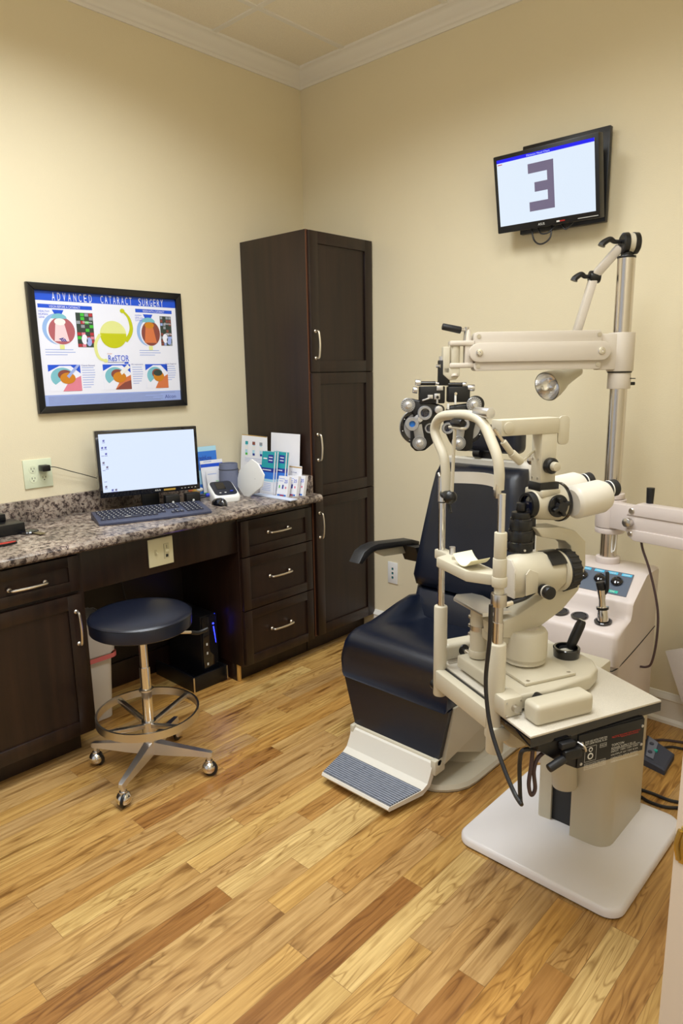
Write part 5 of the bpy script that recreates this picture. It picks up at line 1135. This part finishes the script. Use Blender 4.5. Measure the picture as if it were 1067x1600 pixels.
# ================================================================== on the countertop
DZ = zt
mn = thing('desk_monitor', (.2, -1.22, DZ), 'black widescreen monitor with a bright white desktop on the counter', 'monitor')
ml, mr_ = V((.15, -1.433, .946)), V((.293, -1.008, .946)); mx = (mr_-ml).normalized(); mW = (mr_-ml).length; mH = .292; mn_ = V((mx.y, -mx.x, 0)); mu_ = (V((0, 0, 1))-mn_*.03).normalized(); 
def Mo(u, v, d=0): return ml+mx*u+mu_*v+mn_*d
b = MB(); b.obox(Mo(0, 0, -.045), mx*mW, mu_*mH, mn_*.045, 'black_gloss', .003); b.obox(Mo(.08, .06, -.065), mx*(mW-.16), mu_*(mH-.12), mn_*.03, 'black_satin', .01)
b.text('ASUS', Mo(mW*.53, .009, .0005), mx, mu_, .008, 'label_white'); 
b.face([Mo(mW*.62, .008, .0006), Mo(mW*.74, .008, .0006), Mo(mW*.74, .016, .0006), Mo(mW*.62, .016, .0006)], 'gold_ink')
for k in range(5): b.face([Mo(mW*(.80+.035*k), .011, .0006), Mo(mW*(.80+.035*k)+.006, .011, .0006), Mo(mW*(.80+.035*k)+.006, .013, .0006), Mo(mW*(.80+.035*k), .013, .0006)], 'label_white')
b.obj('housing', mn)
b = MB(); b.face([Mo(.014, .024, .0008), Mo(mW-.014, .024, .0008), Mo(mW-.014, mH-.014, .0008), Mo(.014, mH-.014, .0008)], 'screen_desktop')
random.seed(2)
for u, v in ((.03, .245), (.022, .215), (.036, .215), (.022, .188), (.036, .188), (.022, .15), (.036, .13), (.022, .125), (.024, .075), (.024, .045), (.05, .028), (.065, .028)):
    b.face([Mo(u, v, .0012), Mo(u+.008, v, .0012), Mo(u+.009, v+.009, .0012), Mo(u, v+.008, .0012)], random.choice(['screen_icon', 'screen_white', 'letter_grey'])); b.face([Mo(u-.002, v-.005, .0012), Mo(u+.010, v-.005, .0012), Mo(u+.010, v-.003, .0012), Mo(u-.002, v-.003, .0012)], 'screen_icon')
b.obj('screen', mn)
b = MB(); sc_ = Mo(mW*.5, 0, -.05); b.obox(Mo(mW*.5-.04, -.068, -.055), mx*.08, mu_*.11, mn_*.02, 'black_plastic', .003); b.lathe([(0, .095), (.006, .095), (.012, .085), (.014, .03)], V((sc_.x, sc_.y, DZ))+mn_*.02, (0, 0, 1), 'black_gloss', 36); b.obj('stand', mn)
for k, u in enumerate((.305, .40)):
    c = Mo(u, 0, -.012); c.z = DZ; sp = thing('computer_speaker', c, ('small black speaker box with white logo under the middle of the desk monitor', 'small black speaker box with white logo under the right corner of the desk monitor')[k], 'speaker', None)
    b = MB(); b.obox(c-mx*.03, mx*.065, mn_*.05, V((0, 0, .062)), 'black_plastic', .003); b.obj('body', sp); b = MB(); cc_ = c+mx*.002+mn_*.0505+V((0, 0, .032)); b.disc(cc_, mx, (0, 0, 1), 'label_white', .005); b.face([cc_-mx*.007-V((0, 0, .009)), cc_+mx*.007-V((0, 0, .009)), cc_+mx*.007-V((0, 0, .0075)), cc_-mx*.007-V((0, 0, .0075))], 'label_white'); b.obj('logo', sp)

kb = thing('keyboard', (.32, -1.27, DZ), 'dark blue-grey computer keyboard in front of the desk monitor', 'keyboard')
k0, k1, k2, k3 = V((.180, -1.455, 0)), V((.325, -1.02, 0)), V((.497, -1.115, 0)), V((.36, -1.545, 0))
kx_ = ((k1-k0).normalized()+(k2-k3).normalized()).normalized(); ky_ = V((-kx_.y, kx_.x, 0)); ky_ = -ky_ if ky_.x > 0 else ky_   # ky_: away from the user
fc = (k2+k3)/2; KL, KD = .475, .185
def Kp(u, v, z): return fc+kx_*(u-KL/2)+ky_*v+V((0, 0, DZ+z))
b = MB(); n = 12; rings = []
for k in range(n+1):
    u = KL*k/n; t = -1+2*k/n; bk = KD+.018*(1-t*t)*1.0; fz = .006*(1-t*t)
    rings.append([Kp(u, 0-.010*(1-t*t), .002), Kp(u, -.010*(1-t*t), .010), Kp(u, .02, .016), Kp(u, bk-.015, .030), Kp(u, bk, .027), Kp(u, bk, .002)])
b.loft(rings, 'kb_body'); b.obj('body', kb, sharp=40)
def key(u, v, w, d=.0155):
    zz = .015+(v-.02)*.086; e = .0015
    b = KM; b.loft([[Kp(u, v, zz), Kp(u+w, v, zz), Kp(u+w, v+d, zz+.0013), Kp(u, v+d, zz+.0013)], [Kp(u+e, v+e, zz+.007), Kp(u+w-e, v+e, zz+.007), Kp(u+w-e, v+d-e, zz+.008), Kp(u+e, v+d-e, zz+.008)]], 'key_plastic')
    b.face([Kp(u+w*.3, v+d*.35, zz+.0079), Kp(u+w*.55, v+d*.35, zz+.0079), Kp(u+w*.55, v+d*.65, zz+.0083), Kp(u+w*.3, v+d*.65, zz+.0083)], 'label_white')
KM = MB()
for row in range(6):
    v = .026+row*.0235
    if row == 0:
        u = .014
        for w in (.022, .018, .018, .1, .018, .018, .022): key(u, v, w); u += w+.003
    else:
        u = .014+(.0, .010, .006, .003, 0, 0)[row]
        while u < .285: key(u, v, .0165); u += .0190
    for c in range(3):
        if row in (0,) or row > 2: key(.307+c*.019, v, .0165)
        elif row == 1 and c == 1: key(.307+c*.019, v, .0165)
    for c in range(4): key(.375+c*.019, v, .0165)
kk = KM.obj('keys', kb, label='dark keys with white legends'); kk['kind'] = 'stuff'

mo = thing('computer_mouse', (.385, -.955, DZ), 'small glossy black mouse right of the keyboard', 'mouse')
b = MB()
rings = []
mcx, mcy = .375, -.965
for k in range(9):
    t = k/8; y = -1+2*t; r_ = math.sqrt(max(0, 1-y*y)); x = mcx-.05*y
    rings.append([(x, mcy+.029*max(r_, .12)*math.cos(R(a))*(.9+.1*y*y), DZ+.001+.034*max(r_, .1)**.8*math.sin(R(a))*(1-.15*y)) for a in range(0, 181, 20)])
b.loft(rings, 'black_gloss'); b.obj('shell', mo, sharp=70)
b = MB(); b.cyl((mcx+.025, mcy-.004, DZ+.029), (mcx+.025, mcy+.004, DZ+.029), .007, 'rubber_grey', bev=.001); b.obj('scroll_wheel', mo)

bpm = thing('blood_pressure_monitor', (.25, -.86, DZ), 'white blood pressure monitor with dark slanted display beside the cuff', 'blood pressure monitor')
B0, BY = V((.18, -.93, DZ)), None
bx_ = V((.31, .95, 0)).normalized(); by_ = V((-.95, .31, 0)).normalized()
bo = V((.335, -.955, DZ))
def Bp(u, v, z): return bo+bx_*u+by_*v+V((0, 0, z))
def blk(u0, u1, v0, v1, zf, zb2, zlow, r=.02, n=5):
    pts = []
    for (sx, sy, a) in ((1, 1, 0), (-1, 1, 90), (-1, -1, 180), (1, -1, 270)):
        for k in range(n+1):
            t = R(a+90*k/n); u = (u0+u1)/2+sx*((u1-u0)/2-r)+r*math.cos(t); v = (v0+v1)/2+sy*((v1-v0)/2-r)+r*math.sin(t)
            f = (v-v0)/(v1-v0); pts.append(Bp(u, v, zlow if zf is None else zf+(zb2-zf)*f))
    return pts
b = MB(); b.loft([blk(0, .125, 0, .125, None, 0, .001), blk(-.003, .128, -.003, .128, .018, .060, 0), blk(0, .125, 0, .125, .026, .078, 0), blk(.004, .121, .004, .121, .030, .083, 0)], 'white_plastic'); b.obj('body', bpm, sharp=45)
b = MB(); b.loft([blk(.007, .118, .012, .117, .0335, .084, 0, .02), blk(.007, .118, .012, .117, .0345, .085, 0, .02)], 'lcd_dark')
b.face([blk(.03, .075, .055, .105, .057, .081, 0, .002)[0], blk(.03, .075, .055, .105, .057, .081, 0, .002)[6], blk(.03, .075, .055, .105, .057, .081, 0, .002)[12], blk(.03, .075, .055, .105, .057, .081, 0, .002)[18]], 'black_gloss')
b.obj('display', bpm)
b = MB(); c = Bp(.093, .035, .046); b.cyl(c, c+V((0, 0, .004)), .008, 'blue_button', bev=.001)
for u, v in ((.06, .03), (.035, .03)): c = Bp(u, v, .0425); b.cyl(c, c+V((0, 0, .003)), .005, 'white_plastic', bev=.001)
b.obj('button', bpm)
b = MB(); b.cyl(Bp(-.004, .085, .03), Bp(-.02, .085, .03), .009, 'blue_button'); b.tube([Bp(-.02, .085, .03), Bp(-.04, .095, .028), Bp(-.06, .13, .012), Bp(-.02, .16, .006), Bp(.03, .18, .006)], .003, 'cable_black'); b.obj('air_hose', bpm)

cf = thing('blood_pressure_cuff', (.2, -.765, DZ), 'rolled grey blood pressure cuff standing upright behind the white display card', 'cuff')
b = MB(); cc_ = (.185, -.755)
b.lathe([(0.001, .044), (.004, .047), (.085, .049), (.15, .046), (.158, .045), (.158, .040), (.02, .040)], (*cc_, DZ), (0, 0, 1), 'cuff_grey', 36, cap=False); b.lathe([(0.002, .026), (.150, .028), (.150, .022), (.02, .02)], (cc_[0], cc_[1]+.004, DZ), (0, 0, 1), 'cuff_grey', 28, cap=False)
b.lathe([(.128, .0485), (.130, .0492), (.132, .0485)], (*cc_, DZ), (0, 0, 1), 'rubber_dark', 36, cap=False); b.obj('wrap', cf)

# generic upright card / sheet on the counter, given its lower corners and top corners
def card(name, pts, label, cat, th=.002, m='white_paper', deco=None, group=None):
    a, b_, c, d = [V(p) for p in pts]; u, v = (b_-a), (d-a); n_ = u.cross(v).normalized()
    o = MB(); o.prism([a, b_, c, d], -n_*th, m)
    def at(s_, t_, k=1): return a+(b_-a)*s_*(1-t_)+(c-d)*s_*t_+(d-a)*t_+n_*.0003*k
    def q(s0, t0, s1, t1, mm, k=1): o.face([at(s0, t0, k), at(s1, t0, k), at(s1, t1, k), at(s0, t1, k)], mm)
    def tx(s_, t_, h, body, mm, w=None, k=3): o.text(body, at(s_, t_, k), u, v, h, mm, w=w)
    if deco: deco(q, tx, at, o)
    ob = o.obj(name); return tag(ob, label, cat, group)
def yx(x0, x1, y, z1, z0=None, lean=0.0, y2=None):
    z0 = DZ+.0005 if z0 is None else z0; y2 = y if y2 is None else y2
    return [(x0, y, z0), (x1, y2, z0), (x1, y2+lean, z1), (x0, y+lean, z1)]
def d1(q, tx, at, o):
    tx(.38, .64, .008, 'NOTICE', 'poster_text', .05); tx(.4, .5, .006, 'please ask', 'poster_text', .05)
    for k in range(4): q(.5, .36-.03*k, .75, .375-.03*k, 'poster_pale')
card('notice_sheet', yx(.222, .438, -.515, 1.166, lean=.02), 'plain white printed sheet leaning on the cabinet side, tallest of the papers', 'paper', deco=d1)
def d2(q, tx, at, o):
    q(0, .985, 1, 1, 'gold_ink')
    for s_, c1_ in ((.14, 'teal'), (.42, 'eye_brown'), (.7, 'photo_grey')):
        q(s_, .72, s_+.13, .80, 'white_plastic', 2); q(s_+.01, .82, s_+.12, .88, c1_, 2); q(s_+.02, .64, s_+.1, .82, 'bro_light', 1); q(s_+.03, .62, s_+.11, .66, 'green_ink' if s_ < .2 else 'navy', 3)
    for k in range(3): q(.15, .56-.03*k, .8, .565-.03*k, 'poster_pale')
    q(.35, .2, .95, .46, 'poster_blue', 2); tx(.42, .33, .012, 'Dry Eye', 'white_paper', .07)
card('product_leaflet', [(.03, -.565, DZ+.0005), (.235, -.545, DZ+.0005), (.222, -.525, 1.145), (.045, -.545, 1.152)], 'white leaflet with coloured product pictures standing left of the notice sheet', 'leaflet', deco=d2)
def d3(q, tx, at, o):
    q(0, .62, 1, 1, 'teal'); q(0, .52, 1, .62, 'navy', 1); q(0, .36, 1, .52, 'bro_blue', 1); q(0, .3, 1, .36, 'bro_light', 1); q(.5, .74, .92, .93, 'navy', 2); q(.56, .79, .86, .81, 'white_paper', 3); q(.56, .86, .86, .88, 'white_paper', 3); q(.12, .82, .42, .85, 'white_paper', 3); q(.1, .56, .8, .58, 'white_paper', 3)
    for k in range(5): q(.15, .25-.04*k, .85, .26-.04*k, 'poster_pale', 1)
tpk = [(0.2827, -0.64, 0.864), (0.3565, -0.64, 0.8721), (0.4307, -0.64, 1.105), (0.3219, -0.64, 1.1044)]
for k in range(4):
    dx = (0, .006, .050, .056)[k]; dy = (0, .012, .03, .042)[k]
    q_ = [(tpk[0][0]+dx, -.640+dy, DZ+.0005), (tpk[0][0]+dx+.093, -.640+dy, DZ+.0005), (tpk[0][0]+dx+.098, -.615+dy, 1.085+(.0 if k < 2 else -.002)), (tpk[0][0]+dx+.005, -.615+dy, 1.085)]
    card('brochure', q_, ('teal and blue brochure at the front of the standing brochures', 'teal and blue brochure directly behind the front one', 'teal and blue brochure third in the standing row', 'teal and blue brochure at the back right of the standing row')[k], 'brochure', th=.008, deco=d3, group='teal brochures leaning on the cabinet side')
def d4(q, tx, at, o):
    q(0, .93, 1, .965, 'gold_ink'); tx(.25, .74, .006, 'Eye Drops', 'navy', .04); 
    for a_ in ((.1, .42, .9, .44), (.1, .6, .9, .62)): q(*a_, 'gold_ink')
    q(.1, .42, .13, .62, 'gold_ink'); q(.87, .42, .9, .62, 'gold_ink')
card('gold_card', yx(.385, .485, -.545, 1.013, lean=.012), 'white card with gold border behind the small white boxes', 'card', deco=d4)
def d5(q, tx, at, o):
    tx(.62, .68, .016, '25', 'poster_blue', .02); q(.1, .86, .6, .89, 'poster_pale'); q(.1, .75, .5, .78, 'poster_pale'); q(.45, .38, .58, .58, 'navy', 2); q(.15, .4, .25, .55, 'green_ink', 2); q(.72, .4, .85, .5, 'tissue_pink', 2); q(.1, .02, .9, .1, 'bro_blue', 2); q(.35, .03, .7, .08, 'red_text', 3)
for k, (x0, y0, dx) in enumerate(((.405, -.640, .0), (.432, -.603, 0), (.449, -.572, 0))):
    o_ = card('sample_box', [(x0, y0, DZ+.0005), (x0+.074, y0+.004, DZ+.0005), (x0+.082, y0+.018, .972), (x0+.012, y0+.014, .972)], ('front one of the small white sample boxes marked 25', 'middle one of the small white sample boxes marked 25', 'rear right one of the small white sample boxes')[k], 'box', th=.018, deco=d5, group='small white boxes at the counter end')
# clear tray the leaflets stand on
b = MB(); b.box((.30, -.70, DZ+.0002), (.575, -.655, DZ+.006), 'paper_shade', .001); tag(b.obj('plastic_ruler_strip'), 'pale flat strip lying on the counter end in front of the boxes', 'strip')
# white curved display card
tp = [(0.3534, -0.735, 1.0623), (0.395, -0.735, 1.0436), (0.4293, -0.735, 0.9906), (0.4117, -0.735, 0.9327), (0.3201, -0.735, 0.8528), (0.285, -0.735, 0.8455), (0.2152, -0.735, 0.9226), (0.2459, -0.735, 0.9967)]
b = MB(); b.prism([(p[0], -.735+.03*math.cos((p[2]-.95)*8)-.03, max(p[2], DZ+.0005)) for p in tp], (.004, .006, 0), 'white_plastic', .001)
c = V((tp[0][0]-.01, -.738, .975)); b.disc(c+V((0, -.003, .0)), (1, 0, 0), (0, 0, 1), 'slot_dark', .003)
b.face([c+V((.002, -.0035, -.002)), c+V((.03, -.0035, -.010)), c+V((.03, -.0035, -.0085)), c+V((.002, -.0035, -.0005))], 'slot_dark')
tag(b.obj('display_card'), 'white rounded diamond-shaped display card standing in front of the cuff', 'card')

# leaflet holder left
def d6(q, tx, at, o): tx(.08, .72, .022, 'FreshKote', 'navy', .075); q(0, .9, 1, 1, 'bro_light'); q(.1, .2, .8, .5, 'bro_light')
fk = [(0.07, -0.8001, 0.9333), (0.07, -0.6985, 0.9269), (0.07, -0.6996, 1.1039), (0.07, -0.8079, 1.1074)]
card('fresh_leaflet', [(.05, -.845, DZ+.0005), (.09, -.745, DZ+.0005), (.075, -.745, 1.112), (.035, -.850, 1.108)], 'blue leaflet at the back of the leaflets right of the desk monitor', 'leaflet', th=.003, m='bro_blue', deco=d6)
def d7(q, tx, at, o): q(0, .8, 1, .9, 'poster_blue'); q(.15, .95, .5, .97, 'poster_pale'); q(0, .0, 1, .05, 'green_ink')
card('white_leaflet', [(.085, -.838, DZ+.0005), (.125, -.735, DZ+.0005), (.11, -.735, 1.045), (.07, -.843, 1.041)], 'white leaflet with blue band standing in front of the blue leaflet', 'leaflet', th=.006, deco=d7)
def d8(q, tx, at, o): q(.45, .0, 1, .3, 'green_ink'); tx(.5, .35, .010, 'FRESH', 'green_ink', .04); tx(.5, .5, .010, 'TEARS', 'green_ink', .04); q(.1, .85, .6, .88, 'poster_pale')
card('green_leaflet', [(.120, -.832, DZ+.0005), (.150, -.755, DZ+.0005), (.138, -.755, .995), (.104, -.838, .991)], 'short white leaflet with green lettering, foremost of those right of the desk monitor', 'leaflet', th=.004, deco=d8)
b = MB(); b.ball((.10, -.90, DZ+.02), .022, 'gold_ink', (1, 1, .9)); b.ball((.115, -.885, DZ+.034), .014, 'white_plastic', (1, 1.3, .8)); b.ball((.085, -.915, DZ+.032), .014, 'tissue_orange', (1, 1.2, .8)); tag(b.obj('crumpled_packet'), 'small crumpled yellow and white packet behind the blood pressure monitor', 'packet')
b = MB(); b.ball((.14, -.70, DZ+.155), .0, 'white_paper') if False else None
rings = []
for k in range(7): rings.append([(.115+.022*math.cos(R(a))+.004*math.sin(k*3+a*.05), -.70+.028*math.sin(R(a)), DZ+.001+.018*k+.004*math.sin(a*.06+k)) for a in range(0, 360, 30)])
b = MB(); b.loft(rings, 'bro_light'); tag(b.obj('tissue_packet'), 'pale blue crumpled tissue packet poking up behind the cuff', 'tissue')
# left end of the counter
b = MB(); b.box((.12, -2.02, DZ+.0003), (.235, -1.80, DZ+.045), 'black_plastic', .004); b.box((.09, -2.02, DZ+.045), (.16, -1.84, DZ+.075), 'black_plastic', .004); b.box((.10, -2.0, DZ+.075), (.15, -1.86, DZ+.079), 'steel', .001); tag(b.obj('tape_dispenser'), 'black stepped desk dispenser at the left end of the counter', 'dispenser')
ky = thing('car_key', (.29, -1.81, DZ), 'black key fob with metal key on the counter', 'key')
b = MB(); b.lathe([(0.0005, .034), (.005, .038), (.010, .035), (.014, .018), (.015, 0)], (.235, -1.79, DZ), (0, 0, 1), 'black_gloss', 28); b.obj('fob', ky)
b = MB(); b.obox((.262, -1.795, DZ+.004), (.062, .012, 0), (-.004, .026, 0), (0, 0, .003), 'key_metal', .0008); b.obj('blade', ky)
b = MB(); b.prism([(.37+.016*math.cos(R(a)), -1.935+.045*math.sin(R(a)), DZ+.0005) for a in range(0, 360, 20)], (0, 0, .007), 'black_plastic', .001); b.prism([(.371+.012*math.cos(R(a)), -1.930+.036*math.sin(R(a)), DZ+.0072) for a in range(0, 360, 20)], (0, 0, .0025), 'red_plastic', .001); b.bar((.345, -1.955, DZ+.008), (.30, -1.975, DZ+.010), .016, .006, 'black_plastic'); tag(b.obj('pocket_tool'), 'small red and black oval pocket tool near the counter edge', 'tool')

# ================================================================== under the counter
bn = thing('waste_bin', (.3, -1.6, 0), 'off-white plastic waste bin with a liner bag under the counter', 'bin')
b = MB(); b.loft([rrect(.20, -1.598, .16, .15, .03, .002), rrect(.20, -1.598, .21, .185, .035, .43), rrect(.20, -1.598, .22, .195, .035, .45)], 'bin_plastic', cap=True); b.obj('bucket', bn)
b = MB(); random.seed(8); rings = []
for k, (z, e, m_) in enumerate(((.31, .012, 0), (.35, .02, 0), (.40, .014, 0), (.455, .012, 0), (.46, -.01, 0))):
    rings.append([(x+(x-.20)*e*4*random.uniform(.5, 1.2), y+(y+1.615)*e*4*random.uniform(.5, 1.2), z+random.uniform(-.006, .006)) for x, y, _ in rrect(.20, -1.598, .21, .185, .035, 0)])
b.loft(rings, 'bag_plastic', cap=False); rings2 = [[(x+(x-.20)*.07, y+(y+1.615)*.07, z) for x, y, _ in rrect(.20, -1.598, .215, .19, .035, 0)] for z in (.285, .305)]; b.loft(rings2, 'bag_red', cap=False); b.obj('bin_liner', bn)
pl_ = thing('computer_platform', (.2, -1.06, 0), 'low black open box on the floor holding the computer tower', 'platform')
b = MB()
b.box((.05, -1.165, .0), (.37, -1.155, .075), 'black_plastic', .001); b.box((.36, -1.155, .0), (.37, -.975, .075), 'black_plastic', .001); b.box((.05, -.975, .0), (.37, -.965, .075), 'black_plastic', .001); b.box((.05, -1.155, .004), (.36, -.975, .028), 'black_gloss', .001); b.obj('tray', pl_)
b = MB(); b.box((.3705, -1.167, .0), (.3735, -1.160, .075), 'nickel', .0005); b.box((.3705, -.972, 0), (.3735, -.965, .075), 'nickel', .0005); b.obj('corner_trim', pl_)
tw = thing('computer_tower', (.2, -1.05, .028), 'black computer tower with a blue power light under the counter', 'computer')
b = MB(); b.box((.06, -1.085, .0285), (.335, -.995, .345), 'black_plastic', .004); b.obj('case', tw)
b = MB(); b.prism([(.335, -1.083, .03), (.335, -.997, .03), (.335, -.997, .34), (.335, -1.083, .34)], (.012, 0, 0), 'black_gloss', .004)
b.box((.3475, -1.075, .25), (.3485, -1.045, .285), 'black_satin'); 
for z in (.275, .20, .155, .10): b.box((.3476, -1.066, z), (.3486, -1.058, z+.012), 'label_white')
b.cyl((.3475, -1.02, .30), (.349, -1.02, .30), .0045, 'blue_led', seg=12); b.prism([(.3476, -1.021, .285), (.3476, -1.016, .285), (.3476, -1.008, .20), (.3476, -1.010, .20)], (.0006, 0, 0), 'blue_led'); b.obj('front_panel', tw)
b = MB(); b.prism([(.30, -.956+.0, .335), (.36, -.956, .352), (.36, -.956, .30), (.325, -.956, .315)], (0, -.0008, 0), 'blue_led'); b.obj('light_strip', tw) if False else b.bm.free()
area('tower_power_light', (.345, -.975, .325), (.02, .02), .12, (.02, .04, 1.0), (R(-90), 0, 0))
b = MB(); b.box((.395, -.953, 0), (.42, -.9515, .1), 'raw_wood') if False else b.box((.421, -.949, .001), (.436, -.934, .10), 'raw_wood', .001); tag(b.obj('wood_strip'), 'bare pale wood strip standing on the floor at the drawer cabinet corner', 'wood strip')
b = MB(); b.tube([(.05, -1.33, .825), (.05, -1.32, .6), (.06, -1.30, .42), (.10, -1.27, .40), (.16, -1.25, .36), (.20, -1.24, .33), (.15, -1.22, .32)], .004, 'cable_black'); b.tube([(.10, -1.31, .39), (.16, -1.29, .37), (.20, -1.24, .39)], .006, 'label_white'); tag(b.obj('loose_cable'), 'loose cables hanging in the dark knee space behind the stool', 'cable')

# ================================================================== floor items at the right
fp = thing('foot_pedal', (2.19, -.33, 0), 'grey wedge foot switch on the floor right of the instrument stand', 'foot switch')
b = MB()
q0 = [V(p) for p in [(2.1532, -0.4034, 0), (2.2401, -0.4221, 0), (2.2314, -0.2887, 0), (2.1087, -0.2302, 0)]]
def lerp(a, b_, t): return a+(b_-a)*t
b.loft([[q0[0], q0[1], q0[2], q0[3]], [q0[0]+V((0, 0, .025)), q0[1]+V((0, 0, .018)), q0[2]+V((0, 0, .022)), q0[3]+V((0, 0, .03))], [lerp(q0[0], q0[2], .06)+V((0, 0, .034)), lerp(q0[1], q0[3], .06)+V((0, 0, .024)), lerp(q0[2], q0[0], .06)+V((0, 0, .028)), lerp(q0[3], q0[1], .06)+V((0, 0, .038))]], 'rubber_dark'); b.obj('body', fp)
b = MB(); tl_ = [lerp(q0[0], q0[2], .10)+V((0, 0, .0335)), lerp(q0[1], q0[3], .10)+V((0, 0, .0265)), lerp(q0[2], q0[0], .10)+V((0, 0, .030)), lerp(q0[3], q0[1], .10)+V((0, 0, .037))]
a_, b_ = tl_[0], tl_[3]; c_, d_ = lerp(tl_[3], tl_[2], .42), lerp(tl_[0], tl_[1], .42)
b.prism([a_+V((0, 0, .002)), b_+V((0, 0, .002)), c_+V((0, 0, .003)), d_+V((0, 0, .003))], (0, 0, .002), 'rubber_grey')
for s_, t_ in ((.25, .3), (.7, .3)): b.cyl(lerp(lerp(a_, b_, s_), lerp(d_, c_, s_), t_*1.4), lerp(lerp(a_, b_, s_), lerp(d_, c_, s_), t_*1.4)+V((0, 0, .009)), .008, 'rubber_dark', bev=.001)
cg = lerp(c_, d_, .5); b.cyl(cg, cg+V((0, 0, .008)), .007, 'label_teal', bev=.001); b.obj('button_panel', fp)
b = MB()
cA = [(2.03, -.235, .006)]+[(p[0], p[1], .006) for p in [(2.1069, -0.2262, 0.006), (2.1528, -0.1798, 0.006), (2.2199, -0.147, 0.006), (2.2893, -0.1182, 0.006)]]
b.tube(cA, .005, 'cable_brown', seg=8)
tag(b.obj('floor_cable'), 'cable lying on the floor nearest the back baseboard', 'cable')
b = MB(); b.tube([(p[0], p[1], p[2]) for p in [(2.161, -0.2979, 0.006), (2.1739, -0.2437, 0.006), (2.1988, -0.2096, 0.006), (2.235, -0.1966, 0.006), (2.2898, -0.1611, 0.006)]], .005, 'cable_black', seg=8); tag(b.obj('floor_cable'), 'black cable on the floor running right from the foot switch', 'cable')
b = MB(); b.tube([(p[0], p[1], p[2]) for p in [(2.1657, -0.553, 0.006), (2.2021, -0.5726, 0.006), (2.2498, -0.5709, 0.006), (2.3037, -0.5725, 0.006), (2.3444, -0.5559, 0.006), (2.3818, -0.5231, 0.006)]], .0055, 'cable_black', seg=8); b.tube([(p[0], p[1], p[2]) for p in [(2.1887, -0.6147, 0.006), (2.2173, -0.6144, 0.006), (2.2584, -0.6268, 0.006), (2.3088, -0.6202, 0.006), (2.3534, -0.5856, 0.006), (2.3882, -0.5457, 0.006)]], .0055, 'cable_black', seg=8)
tag(b.obj('floor_cable'), 'pair of black cables on the floor behind the instrument stand plate', 'cable')

# wall magazine holder at the right edge
mg = thing('magazine_rack', (2.42, -.02, .3), 'wall magazine holder with leaning magazines at the right edge beside the stand', 'magazine rack')
b = MB(); b.box((2.27, -.16, .16), (2.52, -.002, .18), 'magazine_cover', .003); b.box((2.27, -.165, .16), (2.52, -.158, .26), 'magazine_cover', .002); b.box((2.27, -.01, .16), (2.52, -.002, .5), 'magazine_cover', .002); b.obj('holder', mg)
mp = [(2.1263, -0.15, 0.3633), (2.1906, -0.15, 0.4234), (2.2061, -0.15, 0.1951), (2.147, -0.15, 0.3124)]
for k in range(3):
    b = MB(); o_ = V((mp[0][0]+.006*k, -.15+.03*k, mp[0][2]-.012*k+.004)); ex_ = V((.20, .02, .085)); ey_ = V((.075, .01, -.20))
    b.obox(o_, ex_, ey_, V((.002, .012, 0)), ('magazine_page', 'magazine_cover', 'magazine_page', 'white_paper', 'magazine_page', 'magazine_cover')[k], .001)
    tag(b.obj('magazine'), ('frontmost leaning magazine in the wall holder at the right edge', 'brown-covered magazine between the front and rear ones in the wall holder', 'rearmost leaning magazine in the wall holder at the right edge')[k], 'magazine', 'magazines in the wall holder at the right edge')
